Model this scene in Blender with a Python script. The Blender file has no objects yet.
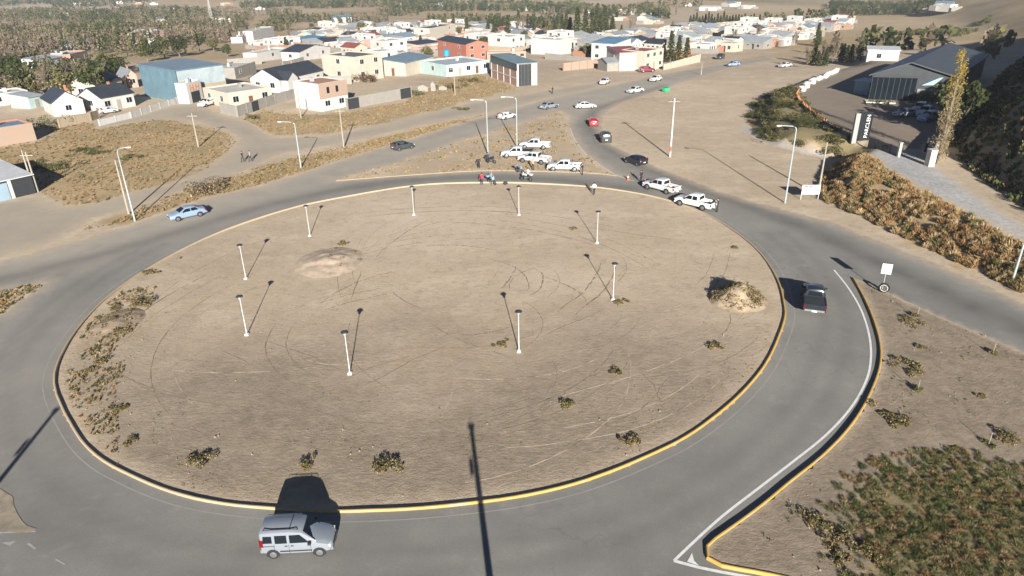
import bpy, bmesh, math, random
import numpy as np
from mathutils import Vector, Matrix

# ------------------------------------------------------------------ camera, sky, sun, exposure
F, PITCH, ROLL, CAMH = 700.0, math.radians(25.0), math.radians(-1.0), 28.5
SUN_EL, SHADOW_AZ = math.radians(18.4), math.radians(-6.8)      # shadows run 6.8 deg left of straight ahead
SUN_STRENGTH, SKY_STRENGTH, EXPOSURE = 5.0, 0.05, 1.33
scene = bpy.context.scene
C = scene.collection
_fw = np.array([0, math.cos(PITCH), -math.sin(PITCH)]); _r0 = np.array([1.0, 0, 0]); _u0 = np.cross(_r0, _fw)
_rt = math.cos(ROLL) * _r0 + math.sin(ROLL) * _u0
_up = -math.sin(ROLL) * _r0 + math.cos(ROLL) * _u0
cd = bpy.data.cameras.new('camera'); cam = bpy.data.objects.new('camera', cd); C.objects.link(cam)
cd.sensor_width = 36.0; cd.lens = F * 36.0 / 1024.0; cd.clip_end = 20000; cd.clip_start = 0.5
cam.matrix_world = Matrix(((_rt[0], _up[0], -_fw[0], 0), (_rt[1], _up[1], -_fw[1], 0), (_rt[2], _up[2], -_fw[2], CAMH), (0, 0, 0, 1)))
scene.camera = cam
world = bpy.data.worlds.new('World'); scene.world = world; world.use_nodes = True
wn = world.node_tree; bg = wn.nodes['Background']
sky = wn.nodes.new('ShaderNodeTexSky'); sky.sky_type = 'NISHITA'; sky.sun_disc = False
sky.sun_elevation = SUN_EL
SUNV = np.array([-math.sin(SHADOW_AZ) * math.cos(SUN_EL), -math.cos(SHADOW_AZ) * math.cos(SUN_EL), math.sin(SUN_EL)])
sky.sun_rotation = math.atan2(SUNV[0], SUNV[1])
sky.air_density = 0.35; sky.dust_density = 0.0; sky.altitude = 1200
wn.links.new(sky.outputs[0], bg.inputs[0]); bg.inputs[1].default_value = SKY_STRENGTH
sd = bpy.data.lights.new('sun', 'SUN'); sd.energy = SUN_STRENGTH; sd.angle = math.radians(0.5); sd.color = (1.0, 0.95, 0.87)
sun = bpy.data.objects.new('sun', sd); C.objects.link(sun)
sun.rotation_euler = Vector(-SUNV).to_track_quat('-Z', 'Y').to_euler()
vs = scene.view_settings
vs.view_transform = 'Standard'; vs.look = 'None'; vs.gamma = 1.0; vs.exposure = EXPOSURE; vs.use_curve_mapping = False
scene.render.engine = 'CYCLES'
rng = np.random.default_rng(7); random.seed(7)

# ------------------------------------------------------------------ projection and terrain
def rays(p):
    p = np.atleast_2d(np.array(p, float))
    return _fw + np.outer((p[:, 0] - 512) / F, _rt) - np.outer((p[:, 1] - 288) / F, _up)
def flat(p):                                     # pixel -> point on the plane z = 0
    d = rays(p); t = -CAMH / d[:, 2]
    return d[:, :2] * t[:, None]
def project(X):
    v = np.atleast_2d(np.array(X, float)) - np.array([0, 0, CAMH]); z = v @ _fw
    return np.stack([512 + F * (v @ _rt) / z, 288 - F * (v @ _up) / z], -1)
def sdf(P, x, y):                                # signed distance to polygon P, negative inside
    P = np.asarray(P, float); x = np.asarray(x, float); y = np.asarray(y, float)
    d = np.full(x.shape, 1e18); s = np.ones(x.shape)
    for i in range(len(P)):
        a = P[i]; b = P[i - 1]; e = b - a; wx = x - a[0]; wy = y - a[1]
        t = np.clip((wx * e[0] + wy * e[1]) / (e @ e + 1e-12), 0, 1)
        d = np.minimum(d, (wx - e[0] * t) ** 2 + (wy - e[1] * t) ** 2)
        c1 = y >= a[1]; c2 = y < b[1]; c3 = e[0] * wy > e[1] * wx
        s = np.where((c1 & c2 & c3) | (~c1 & ~c2 & ~c3), -s, s)
    return s * np.sqrt(d)
def linedist(L, x, y):
    L = np.asarray(L, float); d = np.full(np.shape(x), 1e18)
    for a, b in zip(L[:-1], L[1:]):
        e = b - a; wx = x - a[0]; wy = y - a[1]; t = np.clip((wx * e[0] + wy * e[1]) / (e @ e + 1e-12), 0, 1)
        d = np.minimum(d, (wx - e[0] * t) ** 2 + (wy - e[1] * t) ** 2)
    return np.sqrt(d)
def sstep(a, b, x):
    t = np.clip((x - a) / (b - a), 0, 1); return t * t * (3 - 2 * t)
def vnoise(x, y, s, seed=0):                     # smooth value noise
    x = np.asarray(x, float) / s; y = np.asarray(y, float) / s; xi = np.floor(x); yi = np.floor(y); fx = x - xi; fy = y - yi
    fx = fx * fx * (3 - 2 * fx); fy = fy * fy * (3 - 2 * fy)
    h = lambda i, j: np.modf(np.abs(np.sin(i * 127.1 + j * 311.7 + seed * 17.3) * 43758.5453))[0]
    return (h(xi, yi) * (1 - fx) + h(xi + 1, yi) * fx) * (1 - fy) + (h(xi, yi + 1) * (1 - fx) + h(xi + 1, yi + 1) * fx) * fy
PLATEAU = flat([(1180, 372), (1024, 300), (940, 260), (870, 226), (822, 203), (812, 192), (822, 170), (838, 160), (800, 154), (770, 146), (752, 130), (750, 112), (768, 96), (800, 82), (850, 70)]).tolist() + [[110, 240], [260, 300], [260, 60]]
HILLP = flat([(1060, 262), (985, 205), (950, 172), (940, 160)]).tolist() + [[80, 123], [97, 146], [121, 176], [154, 214], [200, 244], [420, 300], [420, 20], [75, 40]]
HILL2 = [[205, 300], [240, 380], [300, 520], [430, 900], [1500, 1500], [1500, 280], [420, 270]]
def terrain(x, y):
    x = np.asarray(x, float); y = np.asarray(y, float)
    s = np.maximum(0, y - 185)
    z = -26 * (1 - np.exp(-(s / 420.0) ** 1.3))
    z = z + 60 * sstep(1500, 5000, y) + 6 * (vnoise(x, y, 260, 3) - .5) * sstep(350, 800, y)
    z = z + 2.4 * sstep(0.3, 5.5, -sdf(PLATEAU, x, y)) * (1 - sstep(215, 300, y))
    dh = np.maximum(0, -sdf(HILLP, x, y))
    hill = 60 * (1 - np.exp(-dh * 0.85 / 60)) * sstep(0, 4, dh) + (vnoise(x, y, 9, 5) - .5) * 2.2 * sstep(2, 10, dh) + (vnoise(x, y, 3, 8) - .5) * .9 * sstep(1, 5, dh)
    d2 = np.maximum(0, -sdf(HILL2, x, y)); hill = hill + (70 * (1 - np.exp(-d2 * .3 / 70)) + 5 * (vnoise(x, y, 40, 15) - .5) * sstep(5, 40, d2)) * sstep(0, 25, d2)
    return z + hill
def G(px, py):                                   # pixel -> point where the ray meets the terrain
    d = rays((px, py))[0]
    t = np.geomspace(15, 6000, 700)
    for _ in range(2):
        g = CAMH + d[2] * t - terrain(d[0] * t, d[1] * t)
        k = np.argmax(g < 0) if (g < 0).any() else len(t) - 1
        lo, hi = t[max(k - 1, 0)], t[k]
        t = np.linspace(lo, hi, 40)
    t = .5 * (lo + hi)
    return np.array([d[0] * t, d[1] * t, float(terrain(d[0] * t, d[1] * t))])
def GP(L): return np.array([G(*p)[:2] for p in L])
def smooth_line(P, n=6, closed=False):           # Catmull-Rom
    P = np.asarray(P, float); out = []; N = len(P); rngi = range(N if closed else N - 1)
    for i in rngi:
        if closed: a, b, c, d = P[i - 1], P[i], P[(i + 1) % N], P[(i + 2) % N]
        else: a, b, c, d = P[max(i - 1, 0)], P[i], P[i + 1], P[min(i + 2, N - 1)]
        for k in range(n):
            t = k / n
            out.append(.5 * ((2 * b) + (c - a) * t + (2 * a - 5 * b + 4 * c - d) * t * t + (-a + 3 * b - 3 * c + d) * t ** 3))
    if not closed: out.append(P[-1])
    return np.array(out)

# ------------------------------------------------------------------ materials
MATS = {}
def rgb(r, g, b):                                # sRGB 0-255 -> linear
    f = lambda c: ((c / 255 + .055) / 1.055) ** 2.4 if c > 10.3 else c / 255 / 12.92
    return (f(r), f(g), f(b))
def nd(nt, typ, **kw):
    n = nt.nodes.new(typ)
    for k, v in kw.items():
        if k.startswith('i_'):
            key = k[2:]; n.inputs[int(key) if key.isdigit() else key.replace('_', ' ')].default_value = v
        else: setattr(n, k, v)
    return n
def newmat(name):
    m = bpy.data.materials.new(name); m.use_nodes = True; nt = m.node_tree
    return m, nt, nt.nodes['Principled BSDF']
def noise(nt, scale, detail=4, rough=.6, vec=None):
    n = nd(nt, 'ShaderNodeTexNoise', i_Scale=scale, i_Detail=detail, i_Roughness=rough)
    if vec: nt.links.new(vec, n.inputs['Vector'])
    return n.outputs['Fac']
def mixc(nt, fac, a, b, mode='MIX'):
    m = nd(nt, 'ShaderNodeMix', data_type='RGBA', blend_type=mode)
    for s, v in ((0, fac), (6, a), (7, b)):
        if hasattr(v, 'is_linked'): nt.links.new(v, m.inputs[s])
        elif s == 0: m.inputs[0].default_value = v
        else: m.inputs[s].default_value = (*v[:3], 1)
    return m.outputs[2]
def mapr(nt, v, a, b, c=0., d=1.):
    m = nd(nt, 'ShaderNodeMapRange'); nt.links.new(v, m.inputs[0])
    for i, k in enumerate((a, b, c, d)): m.inputs[i + 1].default_value = k
    return m.outputs[0]
def mth(nt, op, a, b=0.):
    m = nd(nt, 'ShaderNodeMath', operation=op)
    for i, v in enumerate((a, b)):
        if hasattr(v, 'is_linked'): nt.links.new(v, m.inputs[i])
        else: m.inputs[i].default_value = v
    return m.outputs[0]
def wpos(nt): return nd(nt, 'ShaderNodeNewGeometry').outputs['Position']
def attr(nt, n): return nd(nt, 'ShaderNodeAttribute', attribute_name=n).outputs['Fac']
def M(name, col, rough=.8, var=.12, scale=1.5, metal=0., spec=.3, bump=0., coat=0.):
    if name in MATS: return MATS[name]
    m, nt, b = newmat(name); p = wpos(nt)
    n = noise(nt, scale, 5, .65, p)
    lo = tuple(c * (1 - var) for c in col); hi = tuple(min(1, c * (1 + var)) for c in col)
    nt.links.new(mixc(nt, mapr(nt, n, .3, .7), lo, hi), b.inputs['Base Color'])
    b.inputs['Roughness'].default_value = rough; b.inputs['Metallic'].default_value = metal
    b.inputs['Specular IOR Level'].default_value = spec
    if coat: b.inputs['Coat Weight'].default_value = coat; b.inputs['Coat Roughness'].default_value = .08
    if bump:
        bp = nd(nt, 'ShaderNodeBump', i_Strength=bump, i_Distance=.05); nt.links.new(noise(nt, scale * 6, 4, .6, p), bp.inputs['Height']); nt.links.new(bp.outputs[0], b.inputs['Normal'])
    MATS[name] = m; return m
DIRT_A, DIRT_B, DIRT_C = (.5, .405, .295), (.4, .32, .232), (.59, .49, .37)
def dirt_color(nt, p):
    st = nd(nt, 'ShaderNodeMapping'); nt.links.new(p, st.inputs[0]); st.inputs['Scale'].default_value = (.65, 1.0, 1.0); st.inputs['Rotation'].default_value = (0, 0, .35)
    c = mixc(nt, mapr(nt, noise(nt, .035, 5, .6, p), .35, .65), DIRT_A, DIRT_B)
    c = mixc(nt, mapr(nt, noise(nt, .22, 6, .7, st.outputs[0]), .5, .72, 0, .75), c, DIRT_C)
    c = mixc(nt, mapr(nt, noise(nt, 1.3, 8, .8, st.outputs[0]), .5, .68, 0, .5), c, (.26, .2, .145))
    return mixc(nt, mapr(nt, noise(nt, 5, 8, .85, p), .53, .64, 0, .6), c, (.22, .172, .12))
def make_ground_mat():
    m, nt, b = newmat('dry_dirt_ground'); p = wpos(nt)
    c = dirt_color(nt, p)
    n1 = noise(nt, .35, 6, .7, p); n2 = noise(nt, .06, 5, .65, p)
    g = mixc(nt, mapr(nt, n2, .38, .62), (.4, .29, .165), (.3, .235, .135))
    g = mixc(nt, mapr(nt, n1, .5, .68), g, (.46, .345, .205))
    gr = mixc(nt, mapr(nt, n1, .4, .65), (.075, .085, .036), (.13, .12, .058))
    g = mixc(nt, mapr(nt, mth(nt, 'ADD', attr(nt, 'green'), mapr(nt, n1, 0, 1, -.4, .4)), .35, .75), g, gr)
    mask = mapr(nt, mth(nt, 'ADD', attr(nt, 'scrub'), mapr(nt, n1, 0, 1, -.55, .55)), .3, .72)
    c = mixc(nt, mask, c, g)
    c = mixc(nt, mapr(nt, mth(nt, 'ADD', attr(nt, 'pale'), mapr(nt, n1, 0, 1, -.5, .5)), .2, 1., 0, .6), c, (.56, .47, .37))
    so = mapr(nt, mth(nt, 'ADD', attr(nt, 'soil'), mapr(nt, noise(nt, .18, 6, .7, p), .2, .8, -.25, .25)), .1, .9, 0, .92)  # mask carries real dark soil plus the island's painted near-side dimming
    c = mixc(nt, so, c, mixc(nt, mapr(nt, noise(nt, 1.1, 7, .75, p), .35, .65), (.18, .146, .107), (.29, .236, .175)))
    c = mixc(nt, mapr(nt, noise(nt, .6, 10, .86, p), .52, .63, 0, .5), c, (.24, .188, .135))
    nt.links.new(c, b.inputs['Base Color']); b.inputs['Roughness'].default_value = .95; b.inputs['Specular IOR Level'].default_value = .1
    bp = nd(nt, 'ShaderNodeBump', i_Strength=.8, i_Distance=.1); 
    st = nd(nt, 'ShaderNodeMapping'); nt.links.new(p, st.inputs[0]); st.inputs['Scale'].default_value = (.8, 1.1, 1.0)
    nt.links.new(noise(nt, 3.1, 9, .78, st.outputs[0]), bp.inputs['Height']); nt.links.new(bp.outputs[0], b.inputs['Normal'])
    MATS['ground'] = m
make_ground_mat()
def make_asphalt(name, dark, light, edge=.9, gravel=False):
    m, nt, b = newmat(name); p = wpos(nt)
    d = dirt_color(nt, p)
    a = mixc(nt, mapr(nt, noise(nt, .07, 7, .7, p), .38, .62), dark, light)
    a = mixc(nt, mapr(nt, noise(nt, 7, 8, .85, p), .42, .62, 0, .4), a, tuple(c * .72 for c in dark))
    a = mixc(nt, mapr(nt, noise(nt, .5, 7, .75, p), .56, .72, 0, .45), a, tuple(c * 1.18 for c in light))
    if name in ('gravel',): a = mixc(nt, mapr(nt, noise(nt, 2.2, 7, .85, p), .42, .6, 0, .6), a, tuple(c * .5 for c in dark))
    if not gravel:                                # tar seams and cracks
        v = nd(nt, 'ShaderNodeTexVoronoi', feature='DISTANCE_TO_EDGE', i_Scale=.16)
        wv = nd(nt, 'ShaderNodeVectorMath', operation='ADD'); nn = nd(nt, 'ShaderNodeTexNoise', i_Scale=.5, i_Detail=5.); nt.links.new(p, nn.inputs['Vector'])
        sc = nd(nt, 'ShaderNodeVectorMath', operation='SCALE'); sc.inputs['Scale'].default_value = 3.5; nt.links.new(nn.outputs['Color'], sc.inputs[0])
        nt.links.new(p, wv.inputs[0]); nt.links.new(sc.outputs[0], wv.inputs[1]); nt.links.new(wv.outputs[0], v.inputs['Vector'])
        cr = mth(nt, 'MULTIPLY', mapr(nt, v.outputs['Distance'], .0,   .011, .3, 0), mapr(nt, noise(nt, .05, 3, .5, p), .5, .62))
        a = mixc(nt, cr, a, (.07, .068, .062))
    a = mixc(nt, mth(nt, 'MULTIPLY', attr(nt, 'lane'), mapr(nt, noise(nt, .3, 5, .6, p), .2, .7, .35, .9)), a, tuple(c * .55 for c in dark))
    a = mixc(nt, mapr(nt, mth(nt, 'MULTIPLY', attr(nt, 'dust'), mapr(nt, noise(nt, .25, 6, .7, p), .25, .75, .55, 1.25)), 0, 1, 0, .8), a, (.37, .325, .265))
    # dust creeping in from the edges
    e = mth(nt, 'ADD', attr(nt, 'sd'), mapr(nt, noise(nt, .8, 6, .7, p), .2, .8, -edge, edge))
    a = mixc(nt, mapr(nt, e, -2.2 * edge, -.1, 0, .55), a, d)
    c = mixc(nt, mapr(nt, e, -.12, .2), a, d)
    nt.links.new(c, b.inputs['Base Color']); b.inputs['Roughness'].default_value = .9; b.inputs['Specular IOR Level'].default_value = .15
    bp = nd(nt, 'ShaderNodeBump', i_Strength=.25, i_Distance=.02); nt.links.new(noise(nt, 20 if not gravel else 5, 4, .7, p), bp.inputs['Height']); nt.links.new(bp.outputs[0], b.inputs['Normal'])
    MATS[name] = m; return m
make_asphalt('asphalt', (.185, .18, .165), (.25, .241, .219))
make_asphalt('packed_dirt', (.33, .285, .228), (.4, .345, .27), 1.2, True)
make_asphalt('gravel', (.36, .355, .345), (.52, .515, .5), .8, True)
make_asphalt('yard_paving', (.2, .165, .13), (.25, .205, .16), .4, True)
def make_attr_mat(name, rough=.9):                # colour comes from the mesh, leaf by leaf
    m, nt, b = newmat(name); a = nd(nt, 'ShaderNodeAttribute', attribute_name='col')
    c = mixc(nt, mapr(nt, noise(nt, 2.5, 3, .6, wpos(nt)), .3, .7, 0, .2), a.outputs['Color'], (.06, .05, .025))
    nt.links.new(c, b.inputs['Base Color']); b.inputs['Roughness'].default_value = rough; b.inputs['Specular IOR Level'].default_value = .12
    tr = nd(nt, 'ShaderNodeBsdfTranslucent'); nt.links.new(c, tr.inputs[0]); mx = nd(nt, 'ShaderNodeMixShader', i_0=.35)
    nt.links.new(b.outputs[0], mx.inputs[1]); nt.links.new(tr.outputs[0], mx.inputs[2]); nt.links.new(mx.outputs[0], nt.nodes['Material Output'].inputs[0])
    MATS[name] = m; return m
make_attr_mat('foliage')
def paint(name, col, metal=0.): return M('paint_' + name, col, .32, .03, 3, metal, .5, 0, .6)
GLASS = M('dark_glass', (.008, .012, .016), .12, .1, 1, 0, .25)
TYRE = M('tyre_rubber', (.018, .018, .019), .9)
RIM = M('alloy_rim', (.26, .27, .28), .35, .1, 4, .7)
BLACK = M('black_plastic', (.02, .02, .022), .6)
CHROME = M('chrome', (.6, .6, .62), .25, .05, 3, .8)
HEADL = M('headlight_glass', (.65, .68, .7), .12)
TAILL = M('tail_light_red', (.12, .006, .006), .25)
PLATE = M('number_plate', (.7, .7, .68), .5)
WHITE_POLE = M('white_pole_paint', (.46, .46, .44), .5, .06)
GALV = M('galvanised_steel', (.36, .42, .43), .45, .1, 3, .3)
CONC = M('concrete', (.42, .4, .36), .9, .18, 1.2, bump=.3)
WOODP = M('weathered_pole_wood', (.27, .245, .2), .9, .15, 2)
DARKM = M('dark_metal', (.03, .033, .036), .5)

# ------------------------------------------------------------------ mesh helpers
class MB:
    def __init__(s): s.v = []; s.f = []; s.m = []
    def add(s, vs, fs, mi=0):
        n = len(s.v); s.v += [tuple(map(float, v)) for v in vs]; s.f += [tuple(i + n for i in f) for f in fs]; s.m += [mi] * len(fs); return s
    def box(s, x0, x1, y0, y1, z0, z1, mi=0):
        return s.add([(x0, y0, z0), (x1, y0, z0), (x1, y1, z0), (x0, y1, z0), (x0, y0, z1), (x1, y0, z1), (x1, y1, z1), (x0, y1, z1)],
                     [(0, 3, 2, 1), (4, 5, 6, 7), (0, 1, 5, 4), (1, 2, 6, 5), (2, 3, 7, 6), (3, 0, 4, 7)], mi)
    def tube(s, P, R, n=8, mi=0, caps=True):
        P = [Vector(p) for p in P]; R = [R] * len(P) if not hasattr(R, '__len__') else R; vs = []; fs = []
        for i, p in enumerate(P):
            d = (P[min(i + 1, len(P) - 1)] - P[max(i - 1, 0)]).normalized()
            a = d.orthogonal().normalized() if abs(d.z) < .95 else Vector((1, 0, 0)); a = (a - d * a.dot(d)).normalized(); b = d.cross(a)
            for k in range(n):
                t = 2 * math.pi * k / n; vs.append(p + (a * math.cos(t) + b * math.sin(t)) * R[i])
        for i in range(len(P) - 1):
            for k in range(n): fs.append((i * n + k, i * n + (k + 1) % n, (i + 1) * n + (k + 1) % n, (i + 1) * n + k))
        if caps: fs += [tuple(range(n))[::-1], tuple((len(P) - 1) * n + k for k in range(n))]
        return s.add(vs, fs, mi)
    def slab(s, pts, nrm, t, mi=0):               # polygon extruded along nrm by t
        nrm = Vector(nrm).normalized(); n = len(pts); a = [Vector(p) for p in pts]; b = [p + nrm * t for p in a]
        return s.add(a + b, [tuple(range(n))[::-1], tuple(range(n, 2 * n))] + [(k, (k + 1) % n, n + (k + 1) % n, n + k) for k in range(n)], mi)
    def build(s, name, mats, parent=None, smooth=None):
        me = bpy.data.meshes.new(name); me.from_pydata(s.v, [], s.f)
        for mt in (mats if isinstance(mats, (list, tuple)) else [mats]): me.materials.append(mt)
        if any(s.m): me.polygons.foreach_set('material_index', s.m)
        if smooth is not None:
            me.polygons.foreach_set('use_smooth', [True] * len(me.polygons)); me.set_sharp_from_angle(angle=math.radians(smooth))
        me.update()
        o = bpy.data.objects.new(name, me); C.objects.link(o)
        if parent: o.parent = parent
        return o
def tag(o, label=None, cat=None, group=None, kind=None):
    for k, v in (('label', label), ('category', cat), ('group', group), ('kind', kind)):
        if v: o[k] = v
    return o
def empty(name, loc, rz=0., label=None, cat=None, group=None):
    o = bpy.data.objects.new(name, None); C.objects.link(o); o.location = tuple(map(float, loc)); o.rotation_euler = (0, 0, rz); o.empty_display_size = .3
    return tag(o, label, cat, group)
def copy_tree(o, parent=None):
    c = o.copy(); C.objects.link(c); c.parent = parent
    for ch in o.children: copy_tree(ch, c)
    return c
def np_mesh(name, V, Fc, mat, parent=None, cols=None, attrs=None, link=True):
    V = np.asarray(V, np.float32); Fc = np.asarray(Fc, np.int32); k = Fc.shape[1]
    me = bpy.data.meshes.new(name); me.vertices.add(len(V)); me.vertices.foreach_set('co', V.ravel())
    me.loops.add(Fc.size); me.loops.foreach_set('vertex_index', Fc.ravel())
    me.polygons.add(len(Fc)); me.polygons.foreach_set('loop_start', np.arange(0, Fc.size, k, dtype=np.int32))
    me.update(calc_edges=True)
    if cols is not None:
        a = me.attributes.new('col', 'FLOAT_COLOR', 'POINT'); a.data.foreach_set('color', np.c_[cols, np.ones(len(cols))].astype(np.float32).ravel())
    for n, v in (attrs or {}).items():
        a = me.attributes.new(n, 'FLOAT', 'POINT'); a.data.foreach_set('value', np.asarray(v, np.float32).ravel())
    me.materials.append(mat)
    o = bpy.data.objects.new(name, me)
    if link: C.objects.link(o)
    if parent: o.parent = parent
    return o

# ------------------------------------------------------------------ outlines on the ground
ISLAND_PX = [(55, 385), (75, 430), (100, 458), (130, 475), (165, 490), (205, 501), (260, 508), (330, 512), (400, 510), (460, 505), (520, 497), (580, 483), (640, 460), (690, 435), (735, 400), (765, 365), (783, 325), (784, 305), (775, 275), (755, 248), (720, 222), (690, 208), (650, 196), (600, 188), (540, 184), (480, 183), (413, 186), (330, 200), (290, 209), (240, 225), (200, 241), (160, 262), (120, 288), (90, 315), (65, 350)]
ISLAND = smooth_line(flat(ISLAND_PX), 4, True)
TRI_K = [(853, 279), (863, 297), (873, 320), (880, 345), (880, 365), (874, 385), (862, 410), (845, 434), (820, 459), (790, 483), (760, 508), (730, 530), (713, 542), (706, 550), (708, 560), (722, 567), (760, 574), (800, 583), (860, 602)]
TRI_R = [(1130, 397), (1024, 353), (940, 317), (890, 294), (860, 280)]
TRIANGLE = np.vstack([smooth_line(flat(TRI_K), 4), flat([(1200, 700)]), flat(TRI_R)])
MEDIAN = flat([(334, 181), (400, 176), (480, 171), (560, 172), (600, 174), (617, 176), (600, 165), (584, 152), (573, 138), (568, 126), (570, 116), (560, 111), (520, 123), (460, 141), (400, 162), (345, 177)])
WEDGE_L = flat([(-60, 330), (-60, 300), (0, 292), (22, 287), (44, 283), (36, 291), (18, 302), (0, 316)])
WEDGE_B = flat([(-60, 470), (0, 493), (14, 510), (26, 523), (40, 530), (0, 533), (-60, 536)])
ROAD = flat([(-120, 278), (0, 262), (89, 238), (142, 222), (203, 200), (260, 187), (296, 176), (327, 166), (400, 143), (470, 121), (540, 101), (600, 88), (640, 79), (680, 69), (720, 61), (770, 50), (776, 54), (728, 66), (690, 80), (645, 95), (620, 103), (604, 114), (600, 126), (608, 143), (625, 152), (648, 164), (720, 192), (760, 204), (830, 222), (870, 238), (940, 266), (1024, 303), (1150, 365), (1500, 535), (1500, 585), (1130, 397)] + TRI_R[1:] + TRI_K + [(860, 660), (-160, 660)])
LANES = [flat([(1100, 365), (1024, 330), (900, 272), (800, 226), (740, 203), (690, 185), (640, 165), (606, 145), (588, 125), (594, 110), (630, 98), (665, 86)]), flat([(640, 190), (560, 180), (480, 177), (400, 181), (330, 191), (260, 207), (200, 225), (100, 255), (0, 280)])]
DIRT_ROAD = GP([(-80, 262), (-60, 200), (0, 200), (38, 197), (62, 208), (100, 204), (140, 191), (175, 184), (207, 172), (224, 158), (238, 147), (240, 138), (225, 129), (196, 121), (165, 118), (130, 123), (100, 128), (98, 123), (150, 113), (184, 99), (192, 101), (215, 112), (250, 124), (272, 138), (330, 136), (400, 121), (470, 103), (540, 92), (600, 82), (610, 90), (540, 101), (500, 110), (430, 123), (370, 137), (320, 147), (278, 154), (248, 169), (215, 181), (160, 197), (130, 208), (92, 219), (60, 240), (0, 258)])
YARD = GP([(800, 92), (806, 86), (835, 74), (845, 68), (900, 62), (980, 66), (975, 110), (930, 142), (922, 150), (895, 148), (870, 142), (850, 136), (820, 118), (803, 104)])
GRAVEL = GP([(868, 152), (890, 150), (920, 152), (935, 165), (955, 180), (990, 205), (1024, 226), (1080, 262), (1080, 280), (1024, 243), (980, 218), (940, 198), (905, 180), (880, 165)])
CANAL = GP([(738, 128), (755, 138), (775, 146), (800, 153), (828, 160), (832, 156), (803, 149), (778, 141), (760, 133), (744, 124)])
SCRUB = {  # polygon, density
 'left_field': (GP([(-40, 170), (-40, 150), (0, 148), (40, 140), (60, 120), (100, 125), (160, 119), (225, 131), (236, 141), (228, 151), (205, 170), (165, 183), (100, 203), (64, 206), (42, 196), (30, 180)]), 1.0, .08),
 'strip': (GP([(84, 230), (92, 223), (130, 212), (180, 192), (215, 182), (250, 170), (300, 156), (345, 147), (420, 128), (500, 112), (545, 102), (540, 101), (470, 120), (400, 142), (328, 164), (296, 175), (260, 185), (203, 198), (142, 220)]), .9, .15),
 'houses': (GP([(240, 122), (262, 110), (300, 114), (322, 114), (345, 112), (400, 103), (415, 92), (445, 78), (480, 74), (500, 82), (520, 88), (470, 101), (400, 119), (330, 134), (272, 136)]), .95, .15),
 'bank': (GP([(1130, 330), (1024, 294), (940, 255), (870, 221), (828, 204), (816, 192), (826, 172), (850, 158), (868, 156), (905, 184), (940, 202), (1024, 246), (1130, 310)]), .95, .2),
 'patch': (flat([(840, 505), (862, 478), (905, 466), (960, 466), (1024, 478), (1100, 490), (1100, 640), (890, 640), (858, 585), (848, 540)]), 1.0, .6),
 'median': (MEDIAN, .42, .12),
 'wedge': (WEDGE_L, .8, .3),
 'island_rim': (flat([(60, 380), (66, 350), (92, 313), (122, 287), (162, 262), (200, 242), (215, 246), (165, 275), (150, 300), (160, 330), (130, 350), (115, 400), (120, 455), (100, 452), (75, 425)]), .42, .25),
 'shrub_bank': (GP([(745, 128), (752, 108), (775, 94), (798, 90), (802, 108), (825, 126), (852, 140), (868, 150), (848, 158), (825, 156), (790, 148), (760, 138)]), .95, .55),
 'far_right': (GP([(690, 66), (800, 50), (1000, 5), (1024, 30), (950, 50), (840, 62), (760, 62)]), .55, .15),
}
def ground_masks(x, y):
    scrub = np.zeros(x.shape); green = np.zeros(x.shape); pale = np.zeros(x.shape)
    wob = (vnoise(x, y, 4, 1) - .5) * 3 + (vnoise(x, y, 1.6, 2) - .5) * 1.5
    for k, (P, d, g) in SCRUB.items():
        w = sstep(.8, -1.6, sdf(P, x, y) + wob); scrub = np.maximum(scrub, w * d); green = np.maximum(green, w * g)
    far = sstep(185, 330, y + 60 * (vnoise(x, y, 60, 4) - .5)); scrub = np.maximum(scrub, far * (.3 + .7 * vnoise(x, y, 130, 6)))
    green = np.maximum(green, far * .7 * sstep(.55, .9, vnoise(x, y, 170, 9)))
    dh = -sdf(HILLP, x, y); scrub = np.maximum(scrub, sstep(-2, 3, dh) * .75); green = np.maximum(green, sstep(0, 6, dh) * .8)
    for (px, py, r) in ((415, 222, 13), (545, 276, 4), (560, 215, 8)):
        c = flat((px, py))[0]; pale = np.maximum(pale, np.exp(-((x - c[0]) ** 2 + (y - c[1]) ** 2) / r ** 2) * .8)
    ins = sstep(.5, -2, sdf(ISLAND, x, y)); scrub = np.maximum(scrub, ins * .34 * vnoise(x, y, 7, 12)); green = np.maximum(green, ins * .2)
    soil = ins * sstep(66, 38, y + 10 * (vnoise(x, y, 9, 13) - .5)) * .85  # painted light: island colour darkens toward the near side in place of backscatter
    soil = np.maximum(soil, sstep(.5, -1, sdf(TRIANGLE, x, y)) * (1.05 + .25 * sstep(45, 25, y)))
    soil = np.maximum(soil, sstep(.5, -.5, sdf(WEDGE_B, x, y)) * .9)
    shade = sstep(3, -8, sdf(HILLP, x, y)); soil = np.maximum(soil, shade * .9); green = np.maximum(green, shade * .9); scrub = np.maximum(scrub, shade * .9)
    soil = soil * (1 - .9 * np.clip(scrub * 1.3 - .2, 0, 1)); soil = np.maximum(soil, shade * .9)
    h2 = sstep(0, 20, -sdf(HILL2, x, y)); scrub = np.maximum(scrub, h2 * (.45 + .5 * vnoise(x, y, 14, 16))); green = np.maximum(green, h2 * .6 * vnoise(x, y, 22, 17))
    return scrub, green, pale, soil

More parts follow.
